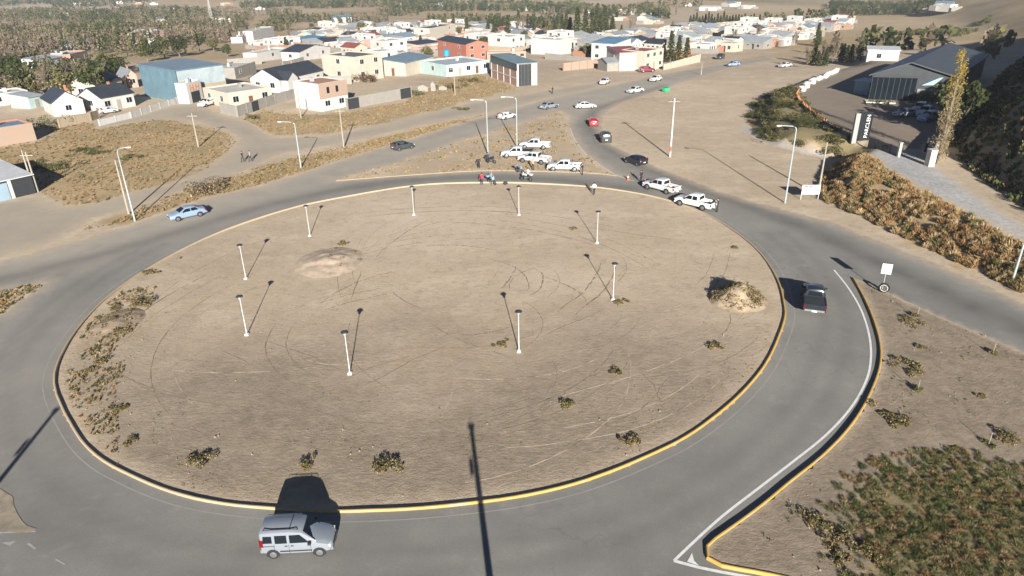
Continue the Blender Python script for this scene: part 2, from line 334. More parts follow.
def closest(P, x, y):                            # nearest point on a closed polygon outline
    P = np.asarray(P); bd = np.full(x.shape, 1e18); bx = x.copy(); by = y.copy()
    for i in range(len(P)):
        a = P[i]; e = P[i - 1] - a; t = np.clip(((x - a[0]) * e[0] + (y - a[1]) * e[1]) / (e @ e + 1e-12), 0, 1)
        qx = a[0] + e[0] * t; qy = a[1] + e[1] * t; d = (x - qx) ** 2 + (y - qy) ** 2; k = d < bd
        bd = np.where(k, d, bd); bx = np.where(k, qx, bx); by = np.where(k, qy, by)
    return bx, by
# ------------------------------------------------------------------ the shared ground grid
def graded(a, b, step, outer, g):
    L = list(np.arange(a, b + 1e-6, step)); s = step; x = L[-1]
    while x < outer: s *= g; x += s; L.append(x)
    return L
xs = graded(0, 82, .65, 2600, 1.05); xs = np.array([-v for v in xs[:0:-1]] + xs)
ys = np.array(graded(6, 135, .65, 9000, 1.032))
XX, YY = np.meshgrid(xs, ys); ZZ = terrain(XX, YY); NX, NY = len(xs), len(ys)
IDX = np.arange(NX * NY).reshape(NY, NX)
QUADS = np.stack([IDX[:-1, :-1], IDX[:-1, 1:], IDX[1:, 1:], IDX[1:, :-1]], -1).reshape(-1, 4)
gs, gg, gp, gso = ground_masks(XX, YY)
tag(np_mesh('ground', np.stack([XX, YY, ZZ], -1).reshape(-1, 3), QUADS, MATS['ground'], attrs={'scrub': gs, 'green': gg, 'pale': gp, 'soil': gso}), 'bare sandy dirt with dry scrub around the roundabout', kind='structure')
for p in bpy.data.objects['ground'].data.polygons: p.use_smooth = True
def sheet(name, label, sd, zoff, mat, margin=1.3, lane=None):
    keep = (sd < margin).ravel(); fq = QUADS[keep[QUADS].all(1)]
    used = np.unique(fq); remap = np.full(NX * NY, -1); remap[used] = np.arange(len(used))
    V = np.stack([XX.ravel()[used], YY.ravel()[used], ZZ.ravel()[used] + zoff], -1)
    a = {'sd': sd.ravel()[used], 'lane': np.zeros(len(used)) if lane is None else lane.ravel()[used]}
    o = np_mesh(name, V, remap[fq], mat, attrs=a)
    o.data.polygons.foreach_set('use_smooth', [True] * len(o.data.polygons))
    return tag(o, label, kind='structure')
tri_sd = sdf(TRIANGLE, XX, YY); isl_sd = sdf(ISLAND, XX, YY)
rsd = sdf(ROAD, XX, YY)
for P in (MEDIAN, WEDGE_L): rsd = np.maximum(rsd, -sdf(P, XX, YY))
rsd = np.maximum(rsd, -np.maximum(isl_sd, -1e9) + 0.0)
rsd = np.where(isl_sd < -.3, np.maximum(rsd, -isl_sd), rsd)
lane = np.maximum(np.exp(-(linedist(LANES[0], XX, YY) / 1.7) ** 2), .85 * np.exp(-(linedist(LANES[1], XX, YY) / 1.6) ** 2))
for off_ in (3.2, 5.0, 8.3, 10.2): lane = np.maximum(lane, .42 * np.exp(-((isl_sd - off_) / .7) ** 2) * (YY < 75))
# the dust margin is measured only from the outer edge, so that the kerbed edges stay crisp
kerbed = (np.abs(isl_sd) < 3) | (np.abs(tri_sd) < 2.0)
rattr = np.where(kerbed & (np.minimum(np.abs(isl_sd), np.abs(tri_sd)) < np.abs(rsd) + .4), np.where(rsd > 0, rsd - 0.0, np.minimum(rsd - 1.2, -1.5)), rsd)
rattr = np.where((isl_sd < 2.2) & (isl_sd > -1.5), -4.0, rattr); rattr = np.where(linedist(smooth_line(flat(TRI_K), 4), XX, YY) < 1.6, -4.0, rattr)
kd_ = linedist(smooth_line(flat(TRI_K), 4), XX, YY)
keepmask = np.where(isl_sd < -.62, 5.0, np.where((tri_sd < -.62) & (kd_ < 4), 5.0, np.where((rsd < 1.3) | (np.abs(isl_sd) < 1) | (kd_ < .7), -1.0, 5.0)))
LEFT_ROAD = flat([(-60, 272), (60, 252), (150, 225), (230, 200), (320, 175), (400, 152), (480, 130), (560, 106), (640, 86), (720, 64)])
dust = np.exp(-(linedist(LEFT_ROAD, XX, YY) / 7.5) ** 2) * .95
dust = np.maximum(dust, sstep(112, 160, YY) * .95); dust = np.maximum(dust, .45 * sstep(-26, -44, XX) * sstep(75, 40, YY)); dust = np.maximum(dust, .3 * sstep(70, 95, YY))
dust = dust * (1 - .55 * lane)
def sheet2():
    keep = (keepmask < 0).ravel(); fq = QUADS[keep[QUADS].all(1)]
    used = np.unique(fq); remap = np.full(NX * NY, -1); remap[used] = np.arange(len(used))
    x, y = XX.ravel()[used], YY.ravel()[used]
    for P_, s_, near in ((ISLAND, isl_sd.ravel()[used], None), (TRIANGLE, tri_sd.ravel()[used], kd_.ravel()[used])):
        cx, cy = closest(P_, x, y); k = (s_ < .1) & (s_ > -.7) & (True if near is None else near < 1.2); x = np.where(k, cx, x); y = np.where(k, cy, y)
    V = np.stack([x, y, ZZ.ravel()[used] + .012], -1)
    o = np_mesh('road', V, remap[fq], MATS['asphalt'], attrs={'sd': rattr.ravel()[used], 'lane': lane.ravel()[used], 'dust': dust.ravel()[used]})
    tag(o, 'grey dusty asphalt road circling the roundabout with its arms', kind='structure')
sheet2()
dsd = np.maximum(sdf(DIRT_ROAD, XX, YY), -(sdf(ROAD, XX, YY) - .6))
sheet('dirt_road', 'packed pale dirt track between the houses and the asphalt', dsd, .006, MATS['packed_dirt'])
sheet('yard_pavement', 'brown paved yard in front of the dark gabled hall', sdf(YARD, XX, YY), .02, MATS['yard_paving'], 1.0)
sheet('gravel_drive', 'pale grey gravel drive leading to the yard gate', sdf(GRAVEL, XX, YY), .03, MATS['gravel'], 1.0)
sheet('irrigation_canal', 'pale concrete-lined channel below the shrub bank', sdf(CANAL, XX, YY), .025, MATS['gravel'], .9)

# raised triangular island on the right
def ngon(name, pts, z, mat, label):
    bm = bmesh.new(); vsx = [bm.verts.new((p[0], p[1], z)) for p in pts]; bm.faces.new(vsx); bmesh.ops.triangulate(bm, faces=bm.faces[:])
    bmesh.ops.recalc_face_normals(bm, faces=bm.faces[:])
    if sum(f.normal.z for f in bm.faces) < 0: bmesh.ops.reverse_faces(bm, faces=bm.faces[:])
    return bm
KZ = .17
def tri_top():
    keep = (tri_sd < .62).ravel(); fq = QUADS[keep[QUADS].all(1)]; used = np.unique(fq); remap = np.full(NX * NY, -1); remap[used] = np.arange(len(used))
    x, y = XX.ravel()[used], YY.ravel()[used]; sdv = -tri_sd.ravel()[used]
    cx, cy = closest(TRIANGLE, x, y); x = np.where(sdv < .12, cx, x); y = np.where(sdv < .12, cy, y)
    edge = linedist(flat(TRI_R), x, y)
    z = .022 + (KZ - .05) * sstep(0, 3.0, edge) + .10 * (vnoise(x, y, 2.2, 3) - .5) * sstep(.5, 2, sdv)
    s, g, pl, so = ground_masks(x, y)
    o = np_mesh('verge', np.c_[x, y, z], remap[fq], MATS['ground'], attrs={'scrub': s, 'green': g, 'pale': pl, 'soil': so})
    o.data.polygons.foreach_set('use_smooth', [True] * len(o.data.polygons))
    tag(o, 'raised brown dirt verge inside the yellow kerb on the right', kind='structure')
TRI_KW = smooth_line(flat(TRI_K), 4)
tri_top()
def strip(name, line, w0, w1, z, mat, closed=False, label=None, kind='structure', thick=0.):
    # a ribbon between two offsets of a polyline
    L = np.asarray(line); N = len(L); T = np.zeros_like(L)
    for i in range(N):
        a = L[(i - 1) % N] if closed or i > 0 else L[i]; b = L[(i + 1) % N] if closed or i < N - 1 else L[i]
        T[i] = (b - a) / (np.linalg.norm(b - a) + 1e-9)
    Nn = np.stack([-T[:, 1], T[:, 0]], -1)
    A = L + Nn * w0; B = L + Nn * w1
    m = MB(); n = N if closed else N - 1
    z = np.broadcast_to(z, (N,))
    if thick:
        bev = .045; A2 = L + Nn * (w0 + bev * np.sign(w1 - w0)); B2 = L + Nn * (w1 - bev * np.sign(w1 - w0))
        vsx = []; 
        for i in range(N): vsx += [(*A[i], z[i] - thick), (*A[i], z[i] - bev), (*A2[i], z[i]), (*B2[i], z[i]), (*B[i], z[i] - bev), (*B[i], z[i] - thick)]
        fs = [(i * 6 + k, i * 6 + k + 1, ((i + 1) % N) * 6 + k + 1, ((i + 1) % N) * 6 + k) for i in range(n) for k in range(5)]
    else:
        vsx = []
        for i in range(N): vsx += [(*A[i], z[i]), (*B[i], z[i])]
        fs = [(i * 2, i * 2 + 1, ((i + 1) % N) * 2 + 1, ((i + 1) % N) * 2) for i in range(n)]
    m.add(vsx, fs); o = m.build(name, mat)
    bm = bmesh.new(); bm.from_mesh(o.data); bmesh.ops.recalc_face_normals(bm, faces=bm.faces[:])
    if not thick and sum(f.normal.z for f in bm.faces) < 0: bmesh.ops.reverse_faces(bm, faces=bm.faces[:])
    bm.to_mesh(o.data); bm.free()
    return tag(o, label, kind=kind)
def kerb_mat():
    m, nt, b = newmat('worn_yellow_kerb'); p = wpos(nt)
    y = mixc(nt, mapr(nt, noise(nt, .7, 5, .7, p), .3, .7), (.38, .225, .045), (.44, .285, .08))
    w = mapr(nt, noise(nt, 1.1, 6, .75, p), .52, .66)
    yy = nd(nt, 'ShaderNodeSeparateXYZ'); nt.links.new(p, yy.inputs[0])
    fade = mth(nt, 'ADD', w, mth(nt, 'MAXIMUM', mapr(nt, yy.outputs['Y'], 58, 72, -.15, 1.2), mapr(nt, yy.outputs['X'], 4, -18, -.2, .95)))
    nt.links.new(mixc(nt, mapr(nt, fade, 0.1, 1.1, 0, .93), y, (.36, .29, .205)), b.inputs['Base Color']); b.inputs['Roughness'].default_value = .75
    MATS['kerb'] = m; return m
kerb_mat()
def resamp(L, step, closed=False):
    L = np.vstack([L, L[:1]]) if closed else np.asarray(L); s = np.r_[0, np.cumsum(np.hypot(*np.diff(L, axis=0).T))]
    t = np.linspace(0, s[-1], max(3, int(s[-1] / step)))[: -1 if closed else None]
    return np.c_[np.interp(t, s, L[:, 0]), np.interp(t, s, L[:, 1])]
KI = resamp(ISLAND, .9, True)
jit = lambda n, a: a * np.convolve(rng.normal(size=n + 8), np.ones(9) / 9, 'valid')[:n]
strip('roundabout_kerb', KI + np.c_[jit(len(KI), .05), jit(len(KI), .05)], -.085, .085, .16 + jit(len(KI), .04), MATS['kerb'], True, 'worn yellow concrete kerb ringing the roundabout island', thick=.24)
gut = M('gutter_concrete', (.27, .255, .23), .9, .14, .8)
strip('kerb_gutter', KI, -.85, -.76, .017, gut, True, 'thin pale gutter joint along the roundabout kerb')
KT = resamp(TRI_KW, .8)
strip('verge_kerb', KT, -.085, .085, KZ + .03 + jit(len(KT), .03), MATS['kerb'], False, 'yellow kerb along the raised verge on the right', thick=.26)
WLINE = M('white_road_paint', (.62, .62, .6), .7, .12, 3)
wl = resamp(smooth_line(flat([(834, 270), (849, 289), (862, 312), (870, 340), (870, 367), (862, 390), (847, 413), (824, 437), (794, 461), (759, 488), (724, 515), (696, 540), (674, 561)]), 5), .7)
strip('edge_line', wl, -.08, .08, .02, WLINE, label='solid white edge line curving along the yellow kerb')
wl2 = resamp(flat([(674, 561), (700, 568), (730, 574), (760, 579)]), .5)
strip('splitter_line', wl2, -.1, .1, .024, WLINE, label='white line closing the painted nose before the verge')
m = MB(); tri = flat([(687, 562), (692, 553), (694, 561), (699, 566)]); m.add([(p[0], p[1], .026) for p in tri], [(3, 2, 1, 0), ]); o = m.build('painted_chevron', WLINE); tag(o, 'small white chevron inside the painted nose', kind='structure')
WORN = M('worn_road_paint', (.3, .31, .3), .8, .2, 2)
for k, (pp, lb) in enumerate((([(2, 543), (16, 541), (10, 546)], 'faded white arrow on asphalt at the bottom left corner'), ([(27, 544), (30, 543.4), (37, 549), (34, 549.6)], 'faded white dash beside the bottom left arrow'), ([(55, 560), (57, 559.4), (66, 564.3), (64, 565)], 'short faded white dash near the bottom edge'), ([(0, 532), (36, 531), (36, 532.2), (0, 533.6)], 'faded pale line edging the dirt wedge at lower left'))):
    q = flat(pp); m = MB(); m.add([(a[0], a[1], .019) for a in q], [tuple(range(len(q)))]); o = m.build('worn_marking', WORN)
    if o.data.polygons[0].normal.z < 0: o.data.flip_normals()
    tag(o, lb, kind='structure')
wp = resamp(smooth_line(WEDGE_B, 4, True), .35, True); wp = wp + np.c_[jit(len(wp), .35), jit(len(wp), .35)]
bm = ngon('dirt_wedge', wp, .03, None, None); me = bpy.data.meshes.new('dirt_wedge'); bm.to_mesh(me); bm.free(); me.materials.append(M('wedge_soil', (.25, .21, .155), .95, .3, 1.2)); o = bpy.data.objects.new('dirt_wedge', me); C.objects.link(o); tag(o, 'wedge of brown dirt on the asphalt at the lower left edge', kind='structure')
# thin kerb lines of the median and the tip by the north road
ym = M('pale_yellow_kerb', (.34, .265, .165), .8, .2, 1)
strip('median_kerb', resamp(smooth_line(flat([(336, 181), (400, 176), (480, 171), (560, 172), (600, 174), (616, 176)]), 4), .8), -.1, .1, .08, ym, label='faded yellow kerb along the sandy median', thick=.12)
strip('north_road_line', resamp(smooth_line(flat([(570, 128), (575, 140), (586, 154), (600, 165), (617, 175.5), (634, 181)]), 4), .8), -.1, .1, .02, M('pale_paint', (.5, .46, .4), .8), label='pale edge line of the road beside the median tip')
strip('distant_road', resamp(GP([(300, 19.5), (360, 19), (420, 18.5), (500, 18.2), (560, 19), (610, 17)]), 8), -2.5, 2.5, np.array([terrain(*p) for p in resamp(GP([(300, 19.5), (360, 19), (420, 18.5), (500, 18.2), (560, 19), (610, 17)]), 8)]) + .6, M('pale_far_road', (.42, .39, .34), .9), label='pale straight road crossing the valley beyond the town')
# wheel ruts: low ridges of pushed-up soil on the island
RUTS = [[(265, 340), (300, 352), (330, 366), (350, 372)], [(355, 390), (390, 372), (420, 356), (450, 345)], [(345, 380), (380, 365), (412, 354)], [(470, 432), (510, 422), (545, 408), (570, 398)], [(480, 440), (520, 430), (560, 415)], [(520, 448), (570, 436), (620, 420), (655, 398), (670, 370)], [(545, 335), (575, 322), (605, 308)], [(130, 380), (160, 392), (200, 402), (260, 408)], [(110, 365), (145, 385), (190, 398)], [(220, 350), (240, 358), (252, 365)], [(325, 476), (380, 462), (430, 448), (480, 440)], [(390, 290), (405, 300), (425, 310)], [(640, 372), (655, 385), (660, 400)], [(360, 270), (352, 300)], [(285, 395), (330, 415), (390, 425)], [(150, 420), (220, 436), (300, 440)], [(575, 226), (620, 232), (680, 240)], [(240, 430), (300, 447), (350, 452)]]
RUTM = M('disturbed_soil_and_shade', (.2, .158, .112), .95, .25, 2)  # dark disturbed soil; its tone also paints the shade the low ridges lack
for k, L in enumerate(RUTS):
    q = resamp(smooth_line(flat(L), 6), .35); n = len(q); q = q + np.c_[jit(n, .25), jit(n, .25)]
    w = np.sin(np.linspace(0, math.pi, n)) ** .5
    m = MB(); T = np.gradient(q, axis=0); T /= np.linalg.norm(T, axis=1)[:, None]; Nn = np.c_[-T[:, 1], T[:, 0]]
    hgt = (.006 + .016 * rng.random(n)) * w; vsx = []
    for i in range(n): vsx += [(*(q[i] - Nn[i] * (.03 + .06 * w[i])), -.01), (*(q[i]), hgt[i]), (*(q[i] + Nn[i] * (.03 + .06 * w[i])), -.01)]
    m.add(vsx, [(i * 3 + a, i * 3 + a + 1, i * 3 + a + 4, i * 3 + a + 3) for i in range(n - 1) for a in range(2)])
    tag(m.build('wheel_rut', RUTM, smooth=80), 'low ridge of soil left by wheels on the island', kind='structure')

# tyre tracks and scrapes: thin ribbons of disturbed or freshly scraped soil
def tyre_tracks():
    m = MB(); lines = []
    ctr = ISLAND.mean(0)
    for k in range(34):
        a0 = rng.random() * 6.28; span = .3 + rng.random() * 1.1; R0 = 6 + 23 * rng.random(); dr = rng.normal() * 5
        t = np.linspace(0, 1, 40); a = a0 + span * t * rng.choice([-1, 1]); R = R0 + dr * t ** 1.5
        lines.append((ctr + np.c_[np.cos(a), np.sin(a)] * R[:, None] * np.array([1.02, .95]), rng.random() < .5, 1.0))
    for k in range(22):
        p = ctr + rng.normal(size=2) * 12; d = rng.random() * 6.28; L = 4 + 14 * rng.random(); t = np.linspace(0, 1, 30); a = d + t * rng.normal() * .6
        q = p + np.cumsum(np.c_[np.cos(a), np.sin(a)] * L / 30, 0); lines.append((q, rng.random() < .4, .7))
    for q, pair, ww in lines:
        for off in ((-.8, .8) if pair else (0,)):
            T = np.gradient(q, axis=0); T /= np.linalg.norm(T, axis=1)[:, None]; Nn = np.c_[-T[:, 1], T[:, 0]]; c = q + Nn * off; n = len(c)
            c = c + np.c_[jit(n, .12), jit(n, .12)]; w = (.04 + .08 * rng.random()) * ww * (.5 + .7 * rng.random(n)) * np.sin(np.linspace(.08, 3.06, n)) ** .4; mi = int(rng.random() < .2)
            if (sdf(ISLAND, c[:, 0], c[:, 1]) > -1).any(): continue
            v = []
            for i in range(n): v += [(*(c[i] - Nn[i] * w[i]), -.003), (*(c[i]), .009 + .012 * rng.random()), (*(c[i] + Nn[i] * w[i]), -.003)]
            f = [(i * 3 + b, i * 3 + b + 1, i * 3 + b + 4, i * 3 + b + 3) for i in range(n - 1) for b in range(2) if rng.random() < .74]
            m.add(v, f, mi)
    o = m.build('tyre_tracks', [RUTM, M('scraped_soil', (.36, .288, .218), .95, .25, 2)], smooth=80); tag(o, 'faint curved tyre tracks and scrapes in the island soil', kind='stuff')
tyre_tracks()

# ------------------------------------------------------------------ vegetation
def tuft_mesh(name, P, size, cols, label=None, blades=26, parent=None, kind='stuff', flat_=1.0, lean=.9, width=.075, zoff=-.03):
    """P (n,2) positions; size (n,) heights; cols (n,3) one colour per tussock. Arching triangular blades."""
    n = len(P); z0 = terrain(P[:, 0], P[:, 1]) + zoff
    inside = sdf(TRIANGLE, P[:, 0], P[:, 1]) < -.3; z0 = np.where(inside, z0 + .12, z0)
    a = rng.random((n, blades)) * 2 * np.pi; r = rng.random((n, blades)) ** .6
    h = size[:, None] * (1 - .55 * r ** 2) * (.7 + .5 * rng.random((n, blades))) * flat_
    rad = size[:, None] * r * lean
    bx = P[:, 0, None] + np.cos(a) * rad * .35; by = P[:, 1, None] + np.sin(a) * rad * .35
    tx = P[:, 0, None] + np.cos(a) * rad; ty = P[:, 1, None] + np.sin(a) * rad
    w = size[:, None] * width * (1 + rng.random((n, blades))); pa = rng.random((n, blades)) * 2 * np.pi
    dx, dy = np.cos(pa) * w, np.sin(pa) * w
    zz = np.broadcast_to(z0[:, None], bx.shape)
    mx, my = (bx * .45 + tx * .55), (by * .45 + ty * .55)
    V = np.stack([np.stack([bx, by, zz], -1), np.stack([mx + dx, my + dy, zz + h * .75], -1), np.stack([mx - dx, my - dy, zz + h * .7], -1), np.stack([tx, ty, zz + h], -1)], 2).reshape(-1, 3)
    k = n * blades; base = np.arange(k)[:, None] * 4
    Fc = np.concatenate([base + np.array([0, 1, 2]), base + np.array([1, 3, 2])], 0)
    cc = np.repeat(cols, blades, 0) * (.75 + .5 * rng.random((k, 1))); cc = np.repeat(cc, 4, 0)
    o = np_mesh(name, V, Fc, MATS['foliage'], parent, cols=np.clip(cc, 0, 1))
    return tag(o, label, kind=kind) if label else o
def scatter(P, n, keep=None):
    P = np.asarray(P); lo, hi = P.min(0), P.max(0); out = np.zeros((0, 2))
    while len(out) < n:
        q = lo + rng.random((n * 3, 2)) * (hi - lo); q = q[sdf(P, q[:, 0], q[:, 1]) < 0]
        if keep is not None: q = q[keep(q)]
        out = np.vstack([out, q]); 
        if len(q) == 0: break
    return out[:n]
TAN = np.array([(.36, .245, .12), (.42, .30, .155), (.33, .2, .095), (.46, .35, .2), (.28, .21, .1)])
OLV = np.array([(.15, .145, .06), (.11, .12, .045), (.2, .18, .085), (.085, .1, .04)])
GRN = np.array([(.05, .07, .022), (.07, .09, .03), (.04, .055, .02), (.09, .1, .035)])
ORG = np.array([(.42, .24, .115), (.46, .3, .16), (.36, .2, .1)])
def pick(pal, n): return pal[rng.integers(0, len(pal), n)]
def mixpal(n, *pw):
    u = rng.random(n); out = np.zeros((n, 3)); acc = 0
    for pal, w in pw:
        k = (u >= acc) & (u < acc + w + 1e-9); out[k] = pick(pal, k.sum()); acc += w
    return out
def clump(q, s, lo, seed): return vnoise(q[:, 0], q[:, 1], s, seed) > lo
offroad = lambda q: (sdf(ROAD, q[:, 0], q[:, 1]) > .9) & (sdf(DIRT_ROAD, q[:, 0], q[:, 1]) > .5)
n = 2000; q = scatter(SCRUB['bank'][0], n, lambda q: clump(q, 2.2, .3, 3)); tuft_mesh('dry_grass_bank', q, .25 + .6 * rng.random(len(q)) ** 1.5, mixpal(len(q), (TAN * 1.15, .84), (ORG, .07), (OLV * 1.4, .09)), 'dense tan tussock grass covering the roadside bank', blades=110, width=.028)
q = scatter(SCRUB['bank'][0], 500, lambda q: (sdf(SCRUB['bank'][0], q[:, 0], q[:, 1]) > -2.2)); tuft_mesh('green_verge_grass', q, .2 + .25 * rng.random(len(q)), mixpal(len(q), (OLV, .6), (TAN, .4)), 'olive grass edging the foot of the tussock bank', blades=20)
q = scatter(SCRUB['left_field'][0], 3800, lambda q: clump(q, 3, .15, 4) & offroad(q)); tuft_mesh('dry_field_grass', q, .1 + .26 * rng.random(len(q)) ** 1.5, mixpal(len(q), (TAN, .9), (OLV * 1.5, .1)), 'tan dry grass field left of the dirt track', blades=36, width=.05)
q = scatter(SCRUB['strip'][0], 2200, lambda q: clump(q, 2.5, .25, 5) & offroad(q)); tuft_mesh('roadside_strip_grass', q, .1 + .24 * rng.random(len(q)) ** 1.5, mixpal(len(q), (TAN, .8), (OLV * 1.4, .2)), 'dry grass strip between dirt track and asphalt', blades=30, width=.06)
q = scatter(SCRUB['houses'][0], 2200, lambda q: clump(q, 3, .22, 6) & offroad(q)); tuft_mesh('house_front_grass', q, .12 + .26 * rng.random(len(q)) ** 1.5, mixpal(len(q), (TAN, .88), (OLV * 1.4, .12)), 'tan dry grass in front of the compound walls', blades=28, width=.07)
q = scatter(SCRUB['median'][0], 900, lambda q: clump(q, 2.2, .42, 7)); tuft_mesh('median_grass', q, .12 + .2 * rng.random(len(q)), mixpal(len(q), (TAN, .75), (OLV, .25)), 'sparse dry grass on the sandy median', blades=12, width=.12)
PB = flat([(800, 520), (850, 470), (905, 450), (970, 452), (1024, 465), (1100, 480), (1100, 640), (850, 640), (820, 580)])
q = scatter(PB, 3400, lambda q: (rng.random(len(q)) < sstep(1.5, -1.5, sdf(SCRUB['patch'][0], q[:, 0], q[:, 1]) + 2.5 * (vnoise(q[:, 0], q[:, 1], 2.2, 8) - .5))) & clump(q, 1.2, .1, 18)); tuft_mesh('green_brown_grass', q, .08 + .2 * rng.random(len(q)) ** 1.4, mixpal(len(q), (OLV * 1.3, .48), (TAN * .8, .36), (GRN * 1.3, .16)), 'thick green and brown grass at the bottom right corner', blades=100, width=.03, lean=1.5)
q = scatter(SCRUB['wedge'][0], 350); tuft_mesh('wedge_grass', q, .12 + .22 * rng.random(len(q)), mixpal(len(q), (TAN, .6), (OLV, .4)), 'dry grass on the small wedge at the left edge', blades=20)
q = scatter(SCRUB['island_rim'][0], 650, lambda q: clump(q, 2.0, .5, 9) & (sdf(ISLAND, q[:, 0], q[:, 1]) < -.6)); tuft_mesh('island_rim_grass', q, .1 + .16 * rng.random(len(q)), mixpal(len(q), (OLV, .5), (TAN, .5)), 'straggly grass along the left rim of the island', blades=18)
q = scatter(TRIANGLE, 500, lambda q: (q[:, 1] > 24) & clump(q, 1.5, .72, 10) & (sdf(TRIANGLE, q[:, 0], q[:, 1]) < -1)); tuft_mesh('verge_weeds', q, .06 + .1 * rng.random(len(q)), mixpal(len(q), (OLV, .5), (TAN, .5)), 'thin weeds scattered over the raised verge', blades=14)
q = scatter(ISLAND, 1500, lambda q: clump(q, 2.4, .62, 11) & (sdf(ISLAND, q[:, 0], q[:, 1]) < -.6) & (rng.random(len(q)) < .12 + sstep(-11, -1, sdf(ISLAND, q[:, 0], q[:, 1])) * (q[:, 1] < 66))); tuft_mesh('island_weeds', q, .04 + .09 * rng.random(len(q)) ** 1.5, mixpal(len(q), (OLV * 1.3, .3), (TAN, .7)), 'thin dry weeds scattered over the bare island', blades=12)
hq = scatter(HILLP, 11000, lambda q: (q[:, 1] > 60) & (q[:, 0] < 175) & (q[:, 1] < 225) & (sdf(HILLP, q[:, 0], q[:, 1]) > -32)); tuft_mesh('hill_scrub', hq, .3 + .7 * rng.random(len(hq)), mixpal(len(hq), (TAN * .8, .2), (OLV, .4), (GRN, .4)), 'rough scrub covering the hillside on the right', blades=16, width=.11)
# small stones
def stones():
    V = []; Fc = []; n = 900; P = scatter(ISLAND, n)
    P = np.vstack([P, scatter(TRIANGLE, 700, lambda q: q[:, 1] > 22)])
    oc = np.array([(1, 0, 0), (0, 1, 0), (-1, 0, 0), (0, -1, 0), (0, 0, 1)], float); of = np.array([(0, 1, 4), (1, 2, 4), (2, 3, 4), (3, 0, 4)])
    s = (.03 + .07 * rng.random((len(P), 1, 1)) ** 3); z = np.where(sdf(TRIANGLE, P[:, 0], P[:, 1]) < 0, .12, 0)
    V = (oc[None] * s * (.7 + .6 * rng.random((len(P), 5, 3))) + np.c_[P, z][:, None]).reshape(-1, 3)
    Fc = (of[None] + 5 * np.arange(len(P))[:, None, None]).reshape(-1, 3)
    tag(np_mesh('loose_stones', V, Fc, M('stone', (.27, .23, .18), .9)), 'small loose stones and clods on the bare soil', kind='stuff')
stones()

def leaf_cloud(pts, size, cols, jitter=.35):
    n = len(pts); a = rng.normal(size=(n, 3)); a /= np.linalg.norm(a, axis=1)[:, None]; b = np.cross(a, rng.normal(size=(n, 3))); b /= np.linalg.norm(b, axis=1)[:, None] + 1e-9
    s = size * (.6 + .8 * rng.random((n, 1)))
    V = np.stack([pts + a * s, pts + b * s * .6, pts - a * s, pts - b * s * .6], 1).reshape(-1, 3)
    Fc = np.arange(n * 4).reshape(-1, 4)
    cc = np.repeat(cols * (1 - jitter / 2 + jitter * rng.random((n, 1))), 4, 0)
    return V, Fc, np.clip(cc, 0, 1)
def ball(n, c, r):
    d = rng.normal(size=(n, 3)); d /= np.linalg.norm(d, axis=1)[:, None]; return np.asarray(c) + d * np.asarray(r) * (.45 + .55 * rng.random((n, 1)) ** .5)
# --- single shrubs (dark leafy plants with a dry skirt)
def make_shrub(w, h, pal, dry=.4, seed=0):
    k = 11; cs = np.c_[rng.normal(size=(k, 2)) * w * .27, h * (.2 + .45 * rng.random(k))]; rr = .6 + .8 * rng.random(k)
    pts = np.vstack([ball(80, c, (w * .2 * r, w * .18 * r, h * .3 * r)) for c, r in zip(cs, rr)]); pts[:, 2] = np.abs(pts[:, 2])
    tan = rng.random(len(pts)) < dry * (1.7 - 1.5 * pts[:, 2] / (h + .01))
    cols = np.where(tan[:, None], pick(TAN * .95, len(pts)), pick(pal, len(pts)))
    return leaf_cloud(pts, .026 + .02 * w, cols)
def add_shrub(px, py, w, h, pal, label, group=None, dry=.4, name='shrub'):
    g = G(px, py); z = g[2] + (.12 if sdf(TRIANGLE, g[0], g[1]) < -.3 else 0)
    r = empty(name, (g[0], g[1], z), rng.random() * 6.28, label, 'shrub', group)
    V, Fc, cc = make_shrub(w, h, pal, dry)
    np_mesh('leaves', V, Fc, MATS['foliage'], r, cols=cc)
    m = MB()
    for k in range(5):
        a = rng.random() * 6.28; m.tube([(0, 0, -.05), (math.cos(a) * w * .12, math.sin(a) * w * .12, h * .35), (math.cos(a) * w * .27, math.sin(a) * w * .27, h * .75)], [.025, .018, .008], 5)
    m.build('stem', M('twig', (.12, .09, .06), .9), r)
    return r
SH = [(198, 461, 1.7, .55, 'leafy shrub with dry skirt near the lower left kerb of the island'), (304, 468, 1.1, .7, 'dark upright shrub just above the shadow of the silver van'), (385, 468, 2.1, .6, 'wide shrub clump right of the silver van\'s shadow'), (130, 443, 1.0, .35, 'small shrub in the lower left corner of the island'), (567, 406, 1.3, .4, 'low shrub halfway between the tall shadow and the right kerb'), (617, 374, 1.0, .5, 'round dark shrub alone in the right half of the island'), (632, 443, 1.3, .5, 'shrub right beside the lower right yellow kerb'), (714, 348, 1.3, .45, 'shrub below the overgrown soil mound'), (502, 345, 1.1, .25, 'flat dry tuft left of the foremost lamp post'), (120, 333, 2.0, .5, 'scrubby bush at the left rim, lower of two'), (142, 305, 2.2, .9, 'tall dark bush at the left rim of the island'), (117, 309, 1.4, .4, 'small bush between the tall dark bush and the ring road'), (100, 362, 1.6, .5, 'dark weedy bush near the leftmost kerb'), (88, 372, 1.2, .35, 'low weeds hugging the leftmost kerb'), (150, 273, 1.4, .35, 'low bush on the upper left rim of the island'), (343, 244, 1.6, .45, 'dark plants growing on top of the sand mound'), (620, 303, 1.2, .3, 'low dry tuft right of a lamp post at centre right'), (118, 410, 1.1, .3, 'sparse weed clump left of the wheel ruts'), (573, 229, 1.0, .25, 'tiny tuft beside the far right lamp post'), (735, 248, .8, .3, 'small weed by the kerb above the soil mound')]
